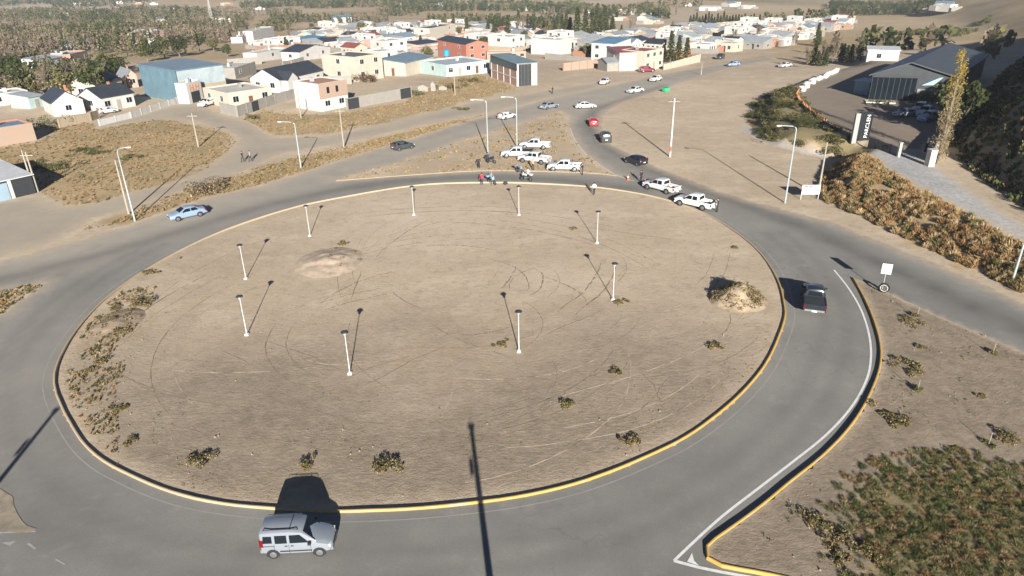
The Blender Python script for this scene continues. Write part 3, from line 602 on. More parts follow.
for (px, py, w, h, lb) in SH: add_shrub(px, py, w * .85, h * .75, mixpal(12, (OLV, .5), (GRN, .5)), lb, 'shrubs on the roundabout island', .5)
SV = [(908, 322, 1.9, .45, 'dry shrub row nearest the tip of the raised verge'), (915, 318, .7, .5, 'small staked sapling near the tip of the verge', ), (912, 371, 2.4, .45, 'wide dry shrub right of the kerb bend on the verge'), (918, 393, .8, .55, 'small sapling below the wide dry shrub'), (895, 422, 2.4, .45, 'broad olive shrub beside the lower kerb on the verge'), (992, 355, .8, .5, 'yellow green sapling close to the right arm road'), (920, 349, .8, .25, 'tiny weed between two shrubs on the verge'), (988, 446, .8, .5, 'yellow green sapling above the thick grass'), (1006, 440, 1.5, .45, 'dry bush at the right edge above the thick grass'), (957, 452, .8, .2, 'tiny dark weed above the thick grass'), (982, 398, .9, .2, 'little grey weed alone in the middle of the verge'), (815, 528, 1.6, .5, 'dark shrub near the kerb at the bottom of the verge'), (835, 545, 1.8, .5, 'dry shrub below the dark one at the bottom of the verge'), (840, 563, 1.2, .35, 'olive weeds near the bottom edge of the picture'), (868, 560, 1.3, .5, 'dark leafy clump at the left end of the thick grass')]
for (px, py, w, h, lb) in SV:
    sap = 'sapling' in lb
    r = add_shrub(px, py, w * .85, h * .8, mixpal(12, (OLV, .8), (np.array([(.22, .22, .05)]), .2)) if sap else mixpal(12, (OLV, .75), (GRN, .25)), lb, 'plants on the raised verge', .15 if sap else .5, 'sapling' if sap else 'shrub')
    if sap:
        m = MB(); m.tube([(.12, 0, -.1), (.14, 0, 1.0)], .025, 5); m.build('stake', WOODP, r)
add_shrub(208, 190, 5.5, 1.9, np.array([(.2, .16, .11), (.16, .13, .09)]), 'large bare grey bush beside the asphalt at left', dry=.25)
add_shrub(42, 128, 6, 2.4, OLV, 'big rounded olive bush by the blue-roofed building at left', dry=.1)
for k, (px, py, w, h) in enumerate([(40, 168, 4.5, .7), (60, 168, 4, .5), (92, 153, 4.2, .5), (131, 158, 3, .6), (85, 150, 4, .4)]):
    add_shrub(px, py, w, h, mixpal(12, (OLV, .6), (GRN, .4)), ['low green bush nearest the white-roofed shed', 'low green bush second from the white-roofed shed', 'flat green bush in the middle of the dry field', 'dark green bush near the double lamp poles', 'flat green bush left of the middle one in the dry field'][k], 'green bushes in the dry field', .05)
for k, (px, py, w, h, lb) in enumerate([(400, 97, 4, 1.8, 'green hedge bush beside the grey metal gate'), (372, 82, 5, 2.2, 'reddish and green hedge in front of the cream house'), (470, 82, 5, 1.2, 'olive bush in front of the brick shed'), (452, 88, 5, 1.3, 'green bush beside the ruined wall'), (412, 95, 6, 1.0, 'green bush in front of the ruined wall'), (462, 110, 3, .7, 'low bush between dirt track and asphalt near the white car'), (360, 82, 4, 2.4, 'dark red hedge right of the cream house corner'), (253, 119, 3, 1.1, 'dark bush at the foot of the compound wall gate')]):
    add_shrub(px, py, w, h, np.array([(.12, .045, .03), (.1, .06, .03)]) if 'red' in lb else mixpal(12, (OLV, .6), (GRN, .4)), lb, None, .12)
# shrubs on the embankment below the yard
bq = scatter(SCRUB['shrub_bank'][0], 84)
for k, p in enumerate(bq):
    r = empty('bank_shrub', (p[0], p[1], float(terrain(*p))), rng.random() * 6, 'dense dark green shrub on the embankment below the yard wall', 'shrub', 'shrubs on the yard embankment')
    V, Fc, cc = make_shrub(1.8 + rng.random() * 1.5, .7 + .7 * rng.random(), mixpal(12, (GRN * .8, .75), (OLV, .25)), .5 * rng.random() ** 2); np_mesh('leaves', V, Fc, MATS['foliage'], r, cols=cc)

# --- mounds
def mound(name, label, px, py, rx, ry, h, seed, mat='ground', plants=0):
    g = flat((px, py))[0]; n = 26; V = []; Fq = []
    for j in range(n + 1):
        for i in range(n + 1):
            u, v = i / n * 2 - 1, j / n * 2 - 1; x, y = u * rx, v * ry; r = math.hypot(u, v)
            z = h * max(0, 1 - r ** 1.3) * (.75 + .6 * float(vnoise(x * 3 + seed, y * 3, 2.2, seed))) + .12 * h * (float(vnoise(x + 5, y, .35, seed)) - .5) * (r < .95)
            V.append((x, y, z - .03))
    Fq = [(j * (n + 1) + i, j * (n + 1) + i + 1, (j + 1) * (n + 1) + i + 1, (j + 1) * (n + 1) + i) for j in range(n) for i in range(n)]
    e = empty(name, (g[0], g[1], 0), 0, label, 'soil mound')
    m = MB(); m.add(V, Fq); o = m.build('soil', mat, e, smooth=180)
    if plants:
        pts = []
        while len(pts) < plants:
            u, v = rng.random(2) * 2 - 1
            if math.hypot(u, v) < .85: 
                z = V[int((v + 1) / 2 * n) * (n + 1) + int((u + 1) / 2 * n)][2]
                if u < .6 or rng.random() < .5: pts.append(ball(34, (u * rx, v * ry, z + .05), (.3, .3, .14)))
        pts = np.vstack(pts); Vv, Fc, cc = leaf_cloud(pts, .06, mixpal(len(pts), (OLV, .25), (GRN, .15), (TAN * .85, .6))); tag(np_mesh('weeds', Vv, Fc, MATS['foliage'], e, cols=cc), kind='stuff')
SAND = M('sand_soil', (.4, .318, .235), .95, .25, 1.5, bump=.5)
mound('soil_mound', 'overgrown mound of brown soil near the right kerb of the island', 738, 300, 2.7, 2.6, 1.5, 3, M('mound_soil', (.27, .21, .145), .95, .3, 1.5, bump=.9), 190)
mound('sand_mound', 'bare sand mound in the upper left of the island', 330, 262, 3.8, 4.4, .5, 6, SAND, 6)
mound('low_sand_heap', 'low heap of sand with weeds on the island rim at left', 118, 322, 2.2, 3.0, .4, 9, MATS['mound_soil'], 20)

# --- trees
BARK = M('bark', (.16, .125, .09), .95, .2, 3)
def tree_template(kind, h, w):
    """returns (trunk MB, leaf arrays)"""
    m = MB()
    if kind == 'conifer':
        m.tube([(0, 0, -.3), (0, 0, h * .5), (0, 0, h)], [.16, .1, .03], 6); pts = []
        for k in range(46):
            t = .1 + .9 * (k / 46) ** .9; R = w * .5 * (1.05 - t) + .15; a = k * 2.4
            for q in np.linspace(.25, 1, 4): pts.append(ball(7, (math.cos(a) * R * q, math.sin(a) * R * q, h * t - .25 * q), (.3, .3, .2)))
        pts = np.vstack(pts); L = leaf_cloud(pts, .26, mixpal(len(pts), (GRN * .85, .8), (OLV, .2)))
    elif kind == 'bare':
        m.tube([(0, 0, -.3), (.1, 0, h * .4), (0, 0, h * .9)], [.14, .09, .03], 6); pts = []
        for k in range(26):
            a = rng.random() * 6.28; z = h * (.2 + .6 * rng.random()); R = w * .5 * (.4 + .6 * rng.random())
            m.tube([(0, 0, z), (math.cos(a) * R * .6, math.sin(a) * R * .6, z + h * .14), (math.cos(a) * R, math.sin(a) * R, z + h * .3)], [.05, .035, .015], 4, caps=False)
            for q in (.5, .75, 1): pts.append(ball(14, (math.cos(a) * R * q, math.sin(a) * R * q, z + h * .28 * q), (.3, .3, .5)))
        pts = np.vstack(pts); L = leaf_cloud(pts, .17, mixpal(len(pts), (np.array([(.24, .19, .13), (.19, .155, .11), (.28, .23, .16)]), 1.)))
    elif kind == 'poplar':
        m.tube([(0, 0, -.3), (0, 0, h * .5), (0, 0, h * .95)], [.22, .14, .03], 7); pts = []
        for k in range(80):
            t = .06 + .93 * rng.random(); a = rng.random() * 6.28; R = w * .5 * (1 - abs(t - .4) * 1.1) * rng.random() ** .5
            pts.append(ball(34, (math.cos(a) * R, math.sin(a) * R, h * t), (.35, .35, .9)))
            m.tube([(0, 0, max(.2, h * t - 1.6)), (math.cos(a) * R, math.sin(a) * R, h * t)], [.035, .012], 4, caps=False)
        pts = np.vstack(pts); f = (pts[:, 2] / h)[:, None]
        L = leaf_cloud(pts, .095, np.where(f + .15 * rng.normal(size=f.shape) > .72, np.array([.42, .3, .04]), np.array([.34, .27, .15])))
    else:
        cols = {'green': ((GRN, .6), (OLV, .4)), 'olive': ((OLV, .8), (TAN, .2)), 'yellow': ((np.array([(.32, .23, .07), (.25, .2, .07)]), .7), (OLV, .3)), 'dark': ((GRN * .7, 1.),)}[kind]
        m.tube([(0, 0, -.3), (.1, .05, h * .3), (.05, 0, h * .65)], [.2, .14, .06], 7); pts = []
        for k in range(22):
            d = rng.normal(size=3); d /= np.linalg.norm(d); R = rng.random() ** .4
            c = np.array([d[0] * w * .36 * R, d[1] * w * .36 * R, h * .58 + d[2] * h * .3 * R])
            m.tube([(.05, 0, h * .3), tuple(c)], [.06, .02], 4, caps=False)
            pts.append(ball(42, c, (w * .16, w * .16, h * .12)))
        pts = np.vstack(pts); L = leaf_cloud(pts, .2 + .012 * h, mixpal(len(pts), *cols))
    return m, L
TT = {}
for kind, specs in {'conifer': [(8, 3.4), (6.5, 3.0), (9.5, 3.6)], 'bare': [(8, 4), (9.5, 4.2), (7, 3.6)], 'green': [(6.5, 6), (5, 5)], 'olive': [(6, 5.5), (4.5, 5)], 'yellow': [(5, 4.5)], 'dark': [(7, 6.5)], 'poplar': [(15.5, 3.0)]}.items():
    TT[kind] = []
    for h, w in specs:
        m, L = tree_template(kind, h, w); t = m.build('trunk', BARK); c = np_mesh('crown', *L[:2], MATS['foliage'], cols=L[2]); TT[kind].append((t.data, c.data))
        bpy.data.objects.remove(t); bpy.data.objects.remove(c)
def add_tree(kind, x, y, label, group=None, s=1., var=None):
    t, c = TT[kind][rng.integers(len(TT[kind])) if var is None else var]
    e = empty({'conifer': 'conifer_tree', 'bare': 'leafless_tree', 'poplar': 'poplar_tree'}.get(kind, 'leafy_tree'), (x, y, float(terrain(x, y))), rng.random() * 6.28, label, 'tree', group); e.scale = (s, s, s * (.9 + .2 * rng.random()))
    for nme, d in (('trunk', t), ('crown', c)):
        o = bpy.data.objects.new(nme, d); C.objects.link(o); o.parent = e
    return e
g = G(937, 164); add_tree('poplar', g[0], g[1], 'tall golden poplar with yellow top beside the yard gate', s=1.0)
g = G(943, 160); add_tree('poplar', g[0] + 1, g[1] + 2.5, 'tall poplar right behind the golden one at the gate', s=.82)
g = G(958, 138); add_tree('dark', g[0], g[1] , 'dark green tree right of the golden poplars', s=1.15)
g = G(955, 128); add_tree('green', g[0], g[1] + 3, 'green tree partly behind the golden poplars', s=1.2)
TREES = [  # kind, pixel of the trunk foot, scale, label
 ('green', 100, 97, 1.35, 'tall dark green tree behind the white house at left'), ('green', 92, 96, 1.15, 'green tree left of the tallest one behind the white house'), ('olive', 72, 98, 1.2, 'olive tree behind the white gabled house'), ('olive', 60, 97, 1.1, 'round olive tree above the dark-roofed house at left'), ('green', 24, 92, 1.3, 'dark green tree near the left edge above grey roofs'), ('olive', 38, 95, 1.1, 'olive tree between dark green tree and grey roofs'), ('bare', 50, 92, 1.0, 'leafless tree among the olive trees at left'), ('bare', 84, 95, .9, 'leafless pale tree left of the tall green tree'), ('yellow', 106, 72, 1.3, 'yellow tree behind the dark-roofed houses at left'), ('yellow', 118, 70, 1.0, 'small yellow tree left of the blue shed'), ('green', 148, 62, 1.4, 'green tree directly behind the blue shed, left one'), ('green', 165, 58, 1.4, 'green tree directly behind the blue shed, middle one'), ('dark', 180, 57, 1.4, 'dark green tree directly behind the blue shed, right one'), ('green', 200, 52, 1.5, 'large green tree above the blue shed roof'), ('olive', 214, 52, 1.2, 'olive tree right of the large green one above the shed'), ('green', 228, 57, 1.0, 'round green tree right of the blue shed'), ('conifer', 287, 53, .9, 'conifer behind the white house with dark roof'), ('conifer', 292, 52, .8, 'second conifer behind the white house with dark roof'), ('olive', 428, 62, 1.0, 'olive tree beside the turquoise-white house'), ('conifer', 421, 48, .9, 'small pointed conifer in the middle of the town'), ('olive', 362, 36, 1.5, 'large olive tree left of the town centre'), ('bare', 376, 34, 1.4, 'leafless tree beside the large olive tree'), ('olive', 388, 33, 1.2, 'olive tree right of the leafless one in the town'), ('conifer', 495, 40, 1.3, 'conifer behind the red two-storey house'), ('conifer', 508, 36, 1.3, 'conifer between red house and white house'), ('olive', 588, 58, .9, 'olive tree left of the blue-roofed house'), ('green', 582, 57, .7, 'dark bush-like tree left of the blue-roofed house'), ('conifer', 663, 62, .9, 'conifer right of the cream corner house, nearest to it'), ('conifer', 670, 63, 1.0, 'conifer right of the cream corner house, second'), ('conifer', 678, 62, .95, 'conifer right of the cream corner house, third'), ('conifer', 686, 61, .9, 'conifer right of the cream corner house, farthest right')]
for k, px, py, s, lb in TREES:
    g = G(px, py); add_tree(k, g[0], g[1], lb, None, s)
for k, (px, py) in enumerate([(562, 40), (570, 39), (577, 41), (585, 40), (592, 39), (600, 38), (606, 36), (612, 36), (555, 41), (566, 35), (596, 34), (604, 33)]):
    g = G(px, py); add_tree('conifer', g[0], g[1], 'dark conifer in the grove behind the town centre', 'conifer grove behind the town centre', 1.35 + .3 * rng.random())
for k in range(24):
    g = G(690 + k * 3.0, 25.5 - .02 * k + rng.normal() * .3); add_tree('conifer', g[0], g[1], 'slim conifer in the windbreak row beyond the far town', 'conifer windbreak beyond the far town', .95)
for k in range(16):
    g = G(806 + k * 3.6 + rng.normal(), 66 - k * .25 + rng.normal()); add_tree('bare' if rng.random() < .25 else 'conifer', g[0], g[1], 'dense tree in the grove left of the white cabin', 'grove left of the white cabin', .62 + .15 * rng.random())
for k in range(26):
    px = 452 + rng.random() * 100; g = G(px, 36 - rng.random() * 8); add_tree(['conifer', 'olive', 'conifer', 'bare'][k % 4], g[0], g[1], 'tree in the belt behind the town houses', 'tree belt behind the town', .9 + .4 * rng.random())
for k in range(80):
    px = rng.random() * 660 + 240; g = G(px, 24 + rng.random() * 26)
    if px > 840 or (px > 640 and rng.random() < .5): continue
    add_tree(['olive', 'conifer', 'green', 'bare', 'yellow'][rng.integers(5)], g[0], g[1], 'small tree growing among the town houses', 'trees scattered through the town', .55 + .4 * rng.random())
# --- woods that read as one mass
def wood(name, label, poly, n, kinds, hmin, hmax, gap=.3, leaf=.75, per=34, seed=0, noise_s=45):
    q = scatter(poly, n, lambda q: (vnoise(q[:, 0], q[:, 1], noise_s, seed) > gap) & (sdf(HILLP, q[:, 0], q[:, 1]) > 6)); n = len(q); z = terrain(q[:, 0], q[:, 1])
    h = hmin + (hmax - hmin) * rng.random(n); kk = vnoise(q[:, 0], q[:, 1], 38, seed + 3) + .35 * (rng.random(n) - .5)
    pts = []; cols = []
    for (lo, hi, pal, slim) in kinds:
        s = (kk >= lo) & (kk < hi); c = s.sum()
        if not c: continue
        t = rng.random((c, per)) ** .8; a = rng.random((c, per)) * 6.28; R = h[s][:, None] * slim * np.sqrt(rng.random((c, per))) * (1.15 - t if slim < .3 else np.sqrt(np.clip(1 - (t - .5) ** 2 * 3.2, .1, 1)))
        P = np.stack([q[s, 0, None] + np.cos(a) * R, q[s, 1, None] + np.sin(a) * R, z[s, None] + h[s][:, None] * (.08 + .92 * t)], -1).reshape(-1, 3)
        pts.append(P); cols.append(np.repeat(pick(pal, c), per, 0))
    pts = np.vstack(pts); cols = np.vstack(cols); V, Fc, cc = leaf_cloud(pts, leaf, cols, .5)
    tag(np_mesh(name, V, Fc, MATS['foliage'], cols=cc), label, kind='stuff')
GREY = np.array([(.21, .165, .115), (.17, .14, .1), (.25, .2, .14)]); DGR = GRN * .9
wood('leafless_wood', 'grey brown leafless poplar wood filling the valley at left', GP([(-60, 68), (-60, 34), (60, 28), (150, 30), (240, 30), (225, 50), (140, 60), (70, 58)]), 1050, [(0, .62, GREY, .16), (.62, .8, OLV, .28), (.8, 2, DGR, .3)], 6, 10, .36, .62, 44, 1)
wood('green_wood', 'dark green tree belt across the valley at upper left', GP([(-80, 36), (-80, 14), (150, 12), (250, 18), (240, 30), (60, 28)]), 1150, [(0, .45, DGR, .3), (.45, .68, OLV, .3), (.68, 2, GREY, .2)], 6, 11, .5, .7, 40, 2)
wood('valley_wood', 'band of trees beyond the pale road behind the town', GP([(250, 17), (240, 6), (420, 3), (640, 6), (680, 16), (560, 17), (420, 16.5)]), 1700, [(0, .5, DGR, .3), (.5, .75, OLV, .3), (.75, 2, GREY, .2)], 5, 8, .5, .8, 36, 3, 60)
wood('distant_wood', 'far tree belts along the top of the valley', GP([(-200, 12), (-200, -8), (500, -10), (1200, -6), (1100, 4), (700, 5), (300, 6)]), 3600, [(0, .5, DGR, .32), (.5, .75, OLV, .32), (.75, 2, GREY, .25)], 5, 9, .52, 1.3, 26, 4, 110)
wood('right_wood', 'trees beyond the far town at the upper right', GP([(830, 18), (830, 4), (960, -2), (960, 8), (930, 14)]), 700, [(0, .6, DGR, .3), (.6, .8, OLV, .3), (.8, 2, GREY, .2)], 4, 8, .4, .4, 80, 5)
wood('town_edge_wood', 'tree belt between the valley road and the town', GP([(255, 34), (270, 22), (330, 20.5), (460, 21), (560, 22), (560, 29), (430, 25), (330, 26)]), 520, [(0, .55, DGR, .28), (.55, .8, OLV, .3), (.8, 2, GREY, .2)], 5, 8, .35, .65, 40, 6)
wood('left_gardens', 'mixed garden trees around the houses at the left edge', GP([(-20, 100), (-20, 70), (50, 62), (100, 72), (130, 70), (100, 94), (50, 98)]), 230, [(0, .5, OLV, .35), (.5, .75, GREY, .2), (.75, 2, DGR, .32)], 3, 6, .3, .4, 70, 7, 20)
wood('upper_right_scrub', 'dark scrub patches on the slope beyond the white cabin', GP([(880, 44), (880, 36), (950, 30), (990, 18), (990, 24), (950, 40)]), 420, [(0, 1.3, OLV, .6), (1.3, 2, DGR, .5)], 1, 2.2, .4, .26, 90, 8, 25)

# ------------------------------------------------------------------ lamp posts and poles
LAMPG = M('lantern_glass', (.35, .36, .36), .2)
def height_from(px_base, px_top):
    g = G(*px_base); hs = np.linspace(1, 16, 301); q = project(np.c_[np.full(301, g[0]), np.full(301, g[1]), g[2] + hs])
    return g, float(hs[np.argmin(abs(q[:, 1] - px_top[1]))])
ISL = [((246, 279), 'white lamp post on the island, left pair, farther one'), ((247, 335), 'white lamp post on the island, left pair, nearer one'), ((310, 236), 'white lamp post behind the sand mound'), ((350, 374), 'white lamp post at the front left of the island'), ((414, 215), 'white lamp post at the far centre of the island'), ((519, 215), 'white lamp post nearest the people and motorcycles'), ((597, 243), 'white lamp post at the far right of the island'), ((613, 300), 'white lamp post at centre right near the pale patch'), ((519, 352), 'white lamp post foremost in the centre of the island')]
for p, lb in ISL:
    g = G(*p); e = empty('lamp_post', g, 0, lb, 'lamp post', 'white lamp posts on the roundabout island')
    m = MB(); m.box(-.15, .15, -.15, .15, -.1, .14); m.build('footing', M('white_footing', (.68, .67, .63), .8), e)
    m = MB(); m.tube([(0, 0, .1), (0, 0, 1.0), (0, 0, 3.45)], [.05, .04, .03], 8); m.build('post', WHITE_POLE, e, smooth=40)
    m = MB(); m.tube([(0, 0, 3.38), (0, 0, 3.46), (0, 0, 3.62), (0, 0, 3.66)], [.06, .13, .17, .1], 10); hd = m.build('lantern', LAMPG, e, smooth=40)
    m = MB(); m.tube([(0, 0, 3.64), (0, 0, 3.7), (0, 0, 3.8)], [.3, .27, .04], 12); m.build('cap', DARKM, hd)
def street_lamp(g, h, label, arm=1.6, adir=-1, mat=None, name='street_lamp'):
    e = empty(name, g, 0, label, 'street lamp', 'tall street lamps')
    m = MB(); pts = [(0, 0, -.2), (0, 0, h * .55), (0, 0, h - .5), (adir * .12, 0, h - .2), (adir * .45, 0, h - .03), (adir * arm, 0, h + .08)]
    m.tube(pts, [.11, .085, .06, .055, .05, .04], 8); m.build('post', mat or GALV, e, smooth=40)
    m = MB(); x = adir * arm; m.box(min(x, x + adir * .6), max(x, x + adir * .6), -.13, .13, h + .02, h + .14); hd = m.build('lamp_head', WHITE_POLE, e)
    m = MB(); m.box(min(x, x + adir * .5) + .04, max(x, x + adir * .5), -.09, .09, h - .01, h + .018); m.build('lens', LAMPG, hd)
    return e
def utility_pole(g, h, label, cross=True, mat=None, red=False):
    e = empty('utility_pole', g, 0, label, 'utility pole', 'utility poles')
    m = MB(); m.tube([(0, 0, -.3), (0, 0, h * .5), (0, 0, h)], [.15, .12, .09], 8); m.build('pole', mat or WOODP, e, smooth=40)
    if cross:
        m = MB(); m.box(-.9, .9, -.05, .05, h - .55, h - .43); cr = m.build('crossarm', WOODP, e)
        for x in (-.8, -.3, .3, .8): m = MB(); m.tube([(x, 0, h - .43), (x, 0, h - .3)], [.035, .045], 6); m.build('insulator', GLASS, cr)
    if red: m = MB(); m.tube([(0, 0, .9), (0, 0, 1.7)], .165, 8); m.build('red_band', M('red_band', (.42, .12, .08), .8), e)
    return e
for b, t, lb, cr in (((129, 214), (112, 160), 'pale concrete pole left of the tall lamp at the roadside', 0), ((38, 192), (21, 152), 'pale pole at the corner of the white-roofed shed', 1), ((198.5, 147), (190, 113), 'utility pole in the dry field by the dirt track bend', 1), ((344, 148), (339, 108), 'utility pole between dirt track and asphalt left of centre', 1), ((301, 118), (296, 91), 'thin pole in front of the brick and white house', 0), ((455, 95), (454, 67), 'utility pole in front of the turquoise-white house', 1), ((818, 195), (826, 142), 'bare sawn-off pole behind the white billboard', 0), ((701, 75), (700, 63), 'short pole on the far road side near the town edge', 0), ((34, 190), (17, 150), 'second thin pole at the corner of the white-roofed shed', 0)):
    g, h = height_from(b, t); utility_pole(g, h, lb, bool(cr))
g, h = height_from((670, 157), (672, 98)); utility_pole(g, h, 'pale utility pole with red band on the sandy plain at right', True, WHITE_POLE, True)
for b, t, lb, ad in (((135, 221), (116, 148), 'tall lamp with short arm at the left roadside', 1), ((301, 168), (294, 122), 'pale lamp left of the dark grey car', -1), ((488, 155), (487, 100), 'tall lamp above the people and motorcycles', -1), ((517, 148), (517, 97), 'tall lamp behind the parked white pickups', -1), ((785, 203), (795, 126), 'tall galvanised lamp beside the white billboard', -1)):
    g, h = height_from(b, t); street_lamp(g, h, lb, 1.2 if ad > 0 else 1.9, ad)
g = G(1012, 282); street_lamp(g, 8.5, 'grey lamp cut off by the right edge of the picture', 1.8, 1)
dv = np.array([math.sin(SHADOW_AZ), math.cos(SHADOW_AZ)])
for (px, py, h, lb) in ((471, 425, 9.0, 'street lamp whose long shadow crosses the lower kerb'), (57, 409, 9.0, 'street lamp whose shadow falls across the ring road at left')):
    t = flat((px, py))[0]; b = t - dv * h / math.tan(SUN_EL); 
    e = empty('street_lamp', (b[0], b[1], 0), 0, lb, 'street lamp', 'tall street lamps')
    m = MB(); m.tube([(0, 0, -.2), (0, 0, h * .6), (0, 0, h)], [.22, .18, .13], 10); m.build('post', CONC, e, smooth=40)
    m = MB(); m.box(-.4, -.2, -.12, .12, h - 1.7, h - 1.2); m.build('junction_box', DARKM, e)
    m = MB(); m.box(-.22, .22, -.1, .1, h - .12, h + .06); m.build('lamp_head', WHITE_POLE, e)

# ------------------------------------------------------------------ vehicles (local +X is forward)
def prof(zb, zm, zt, ws, wb, wt):
    d = max(.02, min(.09, (zt - zm) * .3))
    half = [(0, zb), (ws - .12, zb), (ws, zb + .13), (ws + .012, (zb + zm) / 2), (wb, zm), (wt + (wb - wt) * .06, zt - d), (wt - .13, zt), (0, zt + .02)]
    return half + [(-y, z) for y, z in half[-2:0:-1]]
def loft(sec, name, mat, parent, smooth=32):
    m = MB(); n = 14; vsx = []; fs = []
    for s in sec: vsx += [(s[0], y, z) for y, z in prof(*s[1:])]
    for i in range(len(sec) - 1):
        for k in range(n): fs.append((i * n + k, (i + 1) * n + k, (i + 1) * n + (k + 1) % n, i * n + (k + 1) % n))
    fs += [tuple(range(n)), tuple((len(sec) - 1) * n + k for k in range(n))[::-1]]
    m.add(vsx, fs); o = m.build(name, mat, parent, smooth=smooth)
    bm = bmesh.new(); bm.from_mesh(o.data); bmesh.ops.recalc_face_normals(bm, faces=bm.faces[:]); bm.to_mesh(o.data); bm.free()
    return o
KIND = {
 'van': dict(L=4.0, hw=.84, wr=.31, wx=(1.28, -1.32), belt=1.03, sec=[(-1.99, .42, .95, 1.62, .72, .76, .66), (-1.93, .3, 1.0, 1.78, .8, .81, .7), (-1.3, .25, 1.02, 1.85, .83, .83, .72), (-.2, .25, 1.02, 1.85, .84, .83, .72), (.38, .25, 1.02, 1.77, .84, .83, .7), (1.16, .25, 1.0, 1.1, .84, .82, .7), (1.62, .27, .88, .99, .83, .79, .62), (1.88, .3, .72, .86, .78, .73, .56), (2.0, .36, .58, .68, .64, .6, .5)],
   side=[(-1.8, -1.28, -1.76, -1.28, 1.12, 1.55), (-1.12, -.45, -1.12, -.45, 1.08, 1.58), (-.3, .78, -.3, .28, 1.08, 1.58)], ws=(1.08, .46, 1.12, 1.7, .7, .6), rw=(-1.97, -1.95, 1.12, 1.6, .6), hood=.9),
 'sedan': dict(L=4.4, hw=.86, wr=.31, wx=(1.36, -1.3), belt=.94, sec=[(-2.2, .4, .76, .86, .62, .64, .5), (-2.1, .3, .86, .97, .8, .8, .62), (-1.62, .26, .92, 1.04, .85, .83, .64), (-.98, .24, .94, 1.38, .86, .84, .58), (-.3, .24, .94, 1.46, .86, .84, .6), (.3, .24, .94, 1.41, .86, .84, .58), (1.08, .24, .9, 1.0, .86, .82, .64), (1.7, .26, .8, .9, .84, .8, .58), (2.1, .32, .66, .75, .74, .7, .5), (2.2, .38, .54, .62, .6, .58, .45)],
   side=[(-1.25, -.38, -.95, -.38, .97, 1.3), (-.28, .82, -.28, .28, .97, 1.3)], ws=(1.02, .38, 1.02, 1.36, .66, .52), rw=(-1.55, -1.05, 1.06, 1.33, .56), hood=.8),
 'hatch': dict(L=3.9, hw=.84, wr=.3, wx=(1.2, -1.2), belt=.95, sec=[(-1.95, .4, .85, 1.0, .7, .7, .55), (-1.86, .28, .94, 1.15, .8, .79, .58), (-1.5, .25, .96, 1.4, .84, .82, .57), (-.8, .24, .96, 1.48, .85, .83, .58), (.2, .24, .95, 1.44, .85, .83, .57), (.95, .24, .92, 1.02, .85, .81, .63), (1.5, .26, .82, .92, .82, .78, .56), (1.85, .32, .66, .76, .72, .68, .5), (1.95, .38, .54, .62, .58, .56, .45)],
   side=[(-1.45, -.55, -1.35, -.55, .99, 1.32), (-.45, .68, -.45, .18, .99, 1.32)], ws=(.9, .28, 1.03, 1.39, .64, .52), rw=(-1.86, -1.56, 1.1, 1.36, .54), hood=.75),
 'suv': dict(L=4.5, hw=.92, wr=.36, wx=(1.4, -1.35), belt=1.08, sec=[(-2.2, .5, .95, 1.25, .76, .78, .62), (-2.12, .36, 1.05, 1.5, .86, .86, .66), (-1.7, .32, 1.08, 1.68, .91, .89, .67), (-.6, .32, 1.08, 1.74, .92, .9, .68), (.35, .32, 1.08, 1.68, .92, .9, .66), (1.1, .32, 1.04, 1.14, .92, .88, .72), (1.8, .34, .94, 1.04, .9, .86, .66), (2.15, .4, .78, .9, .8, .78, .6), (2.25, .46, .66, .74, .66, .66, .55)],
   side=[(-1.95, -1.2, -1.8, -1.2, 1.13, 1.55), (-1.1, -.25, -1.1, -.25, 1.12, 1.57), (-.15, .85, -.15, .35, 1.12, 1.55)], ws=(1.03, .42, 1.15, 1.63, .74, .6), rw=(-2.17, -2.05, 1.15, 1.52, .62), hood=.85),
 'pickup': dict(L=5.2, hw=.92, wr=.38, wx=(1.72, -1.45), belt=1.1, sec=[(-.78, .42, 1.1, 1.6, .88, .88, .66), (-.7, .38, 1.1, 1.74, .9, .89, .68), (0, .38, 1.1, 1.78, .92, .9, .69), (.62, .38, 1.1, 1.72, .92, .9, .67), (1.35, .38, 1.06, 1.17, .92, .89, .75), (2.1, .4, .98, 1.1, .91, .88, .7), (2.5, .46, .82, .96, .84, .82, .64), (2.62, .5, .68, .78, .72, .72, .58)],
   side=[(-.62, .05, -.55, .05, 1.14, 1.6), (.15, 1.1, .15, .62, 1.14, 1.58)], ws=(1.28, .7, 1.2, 1.67, .76, .62), rw=(-.792, -.765, 1.17, 1.58, .6), hood=.9),
}
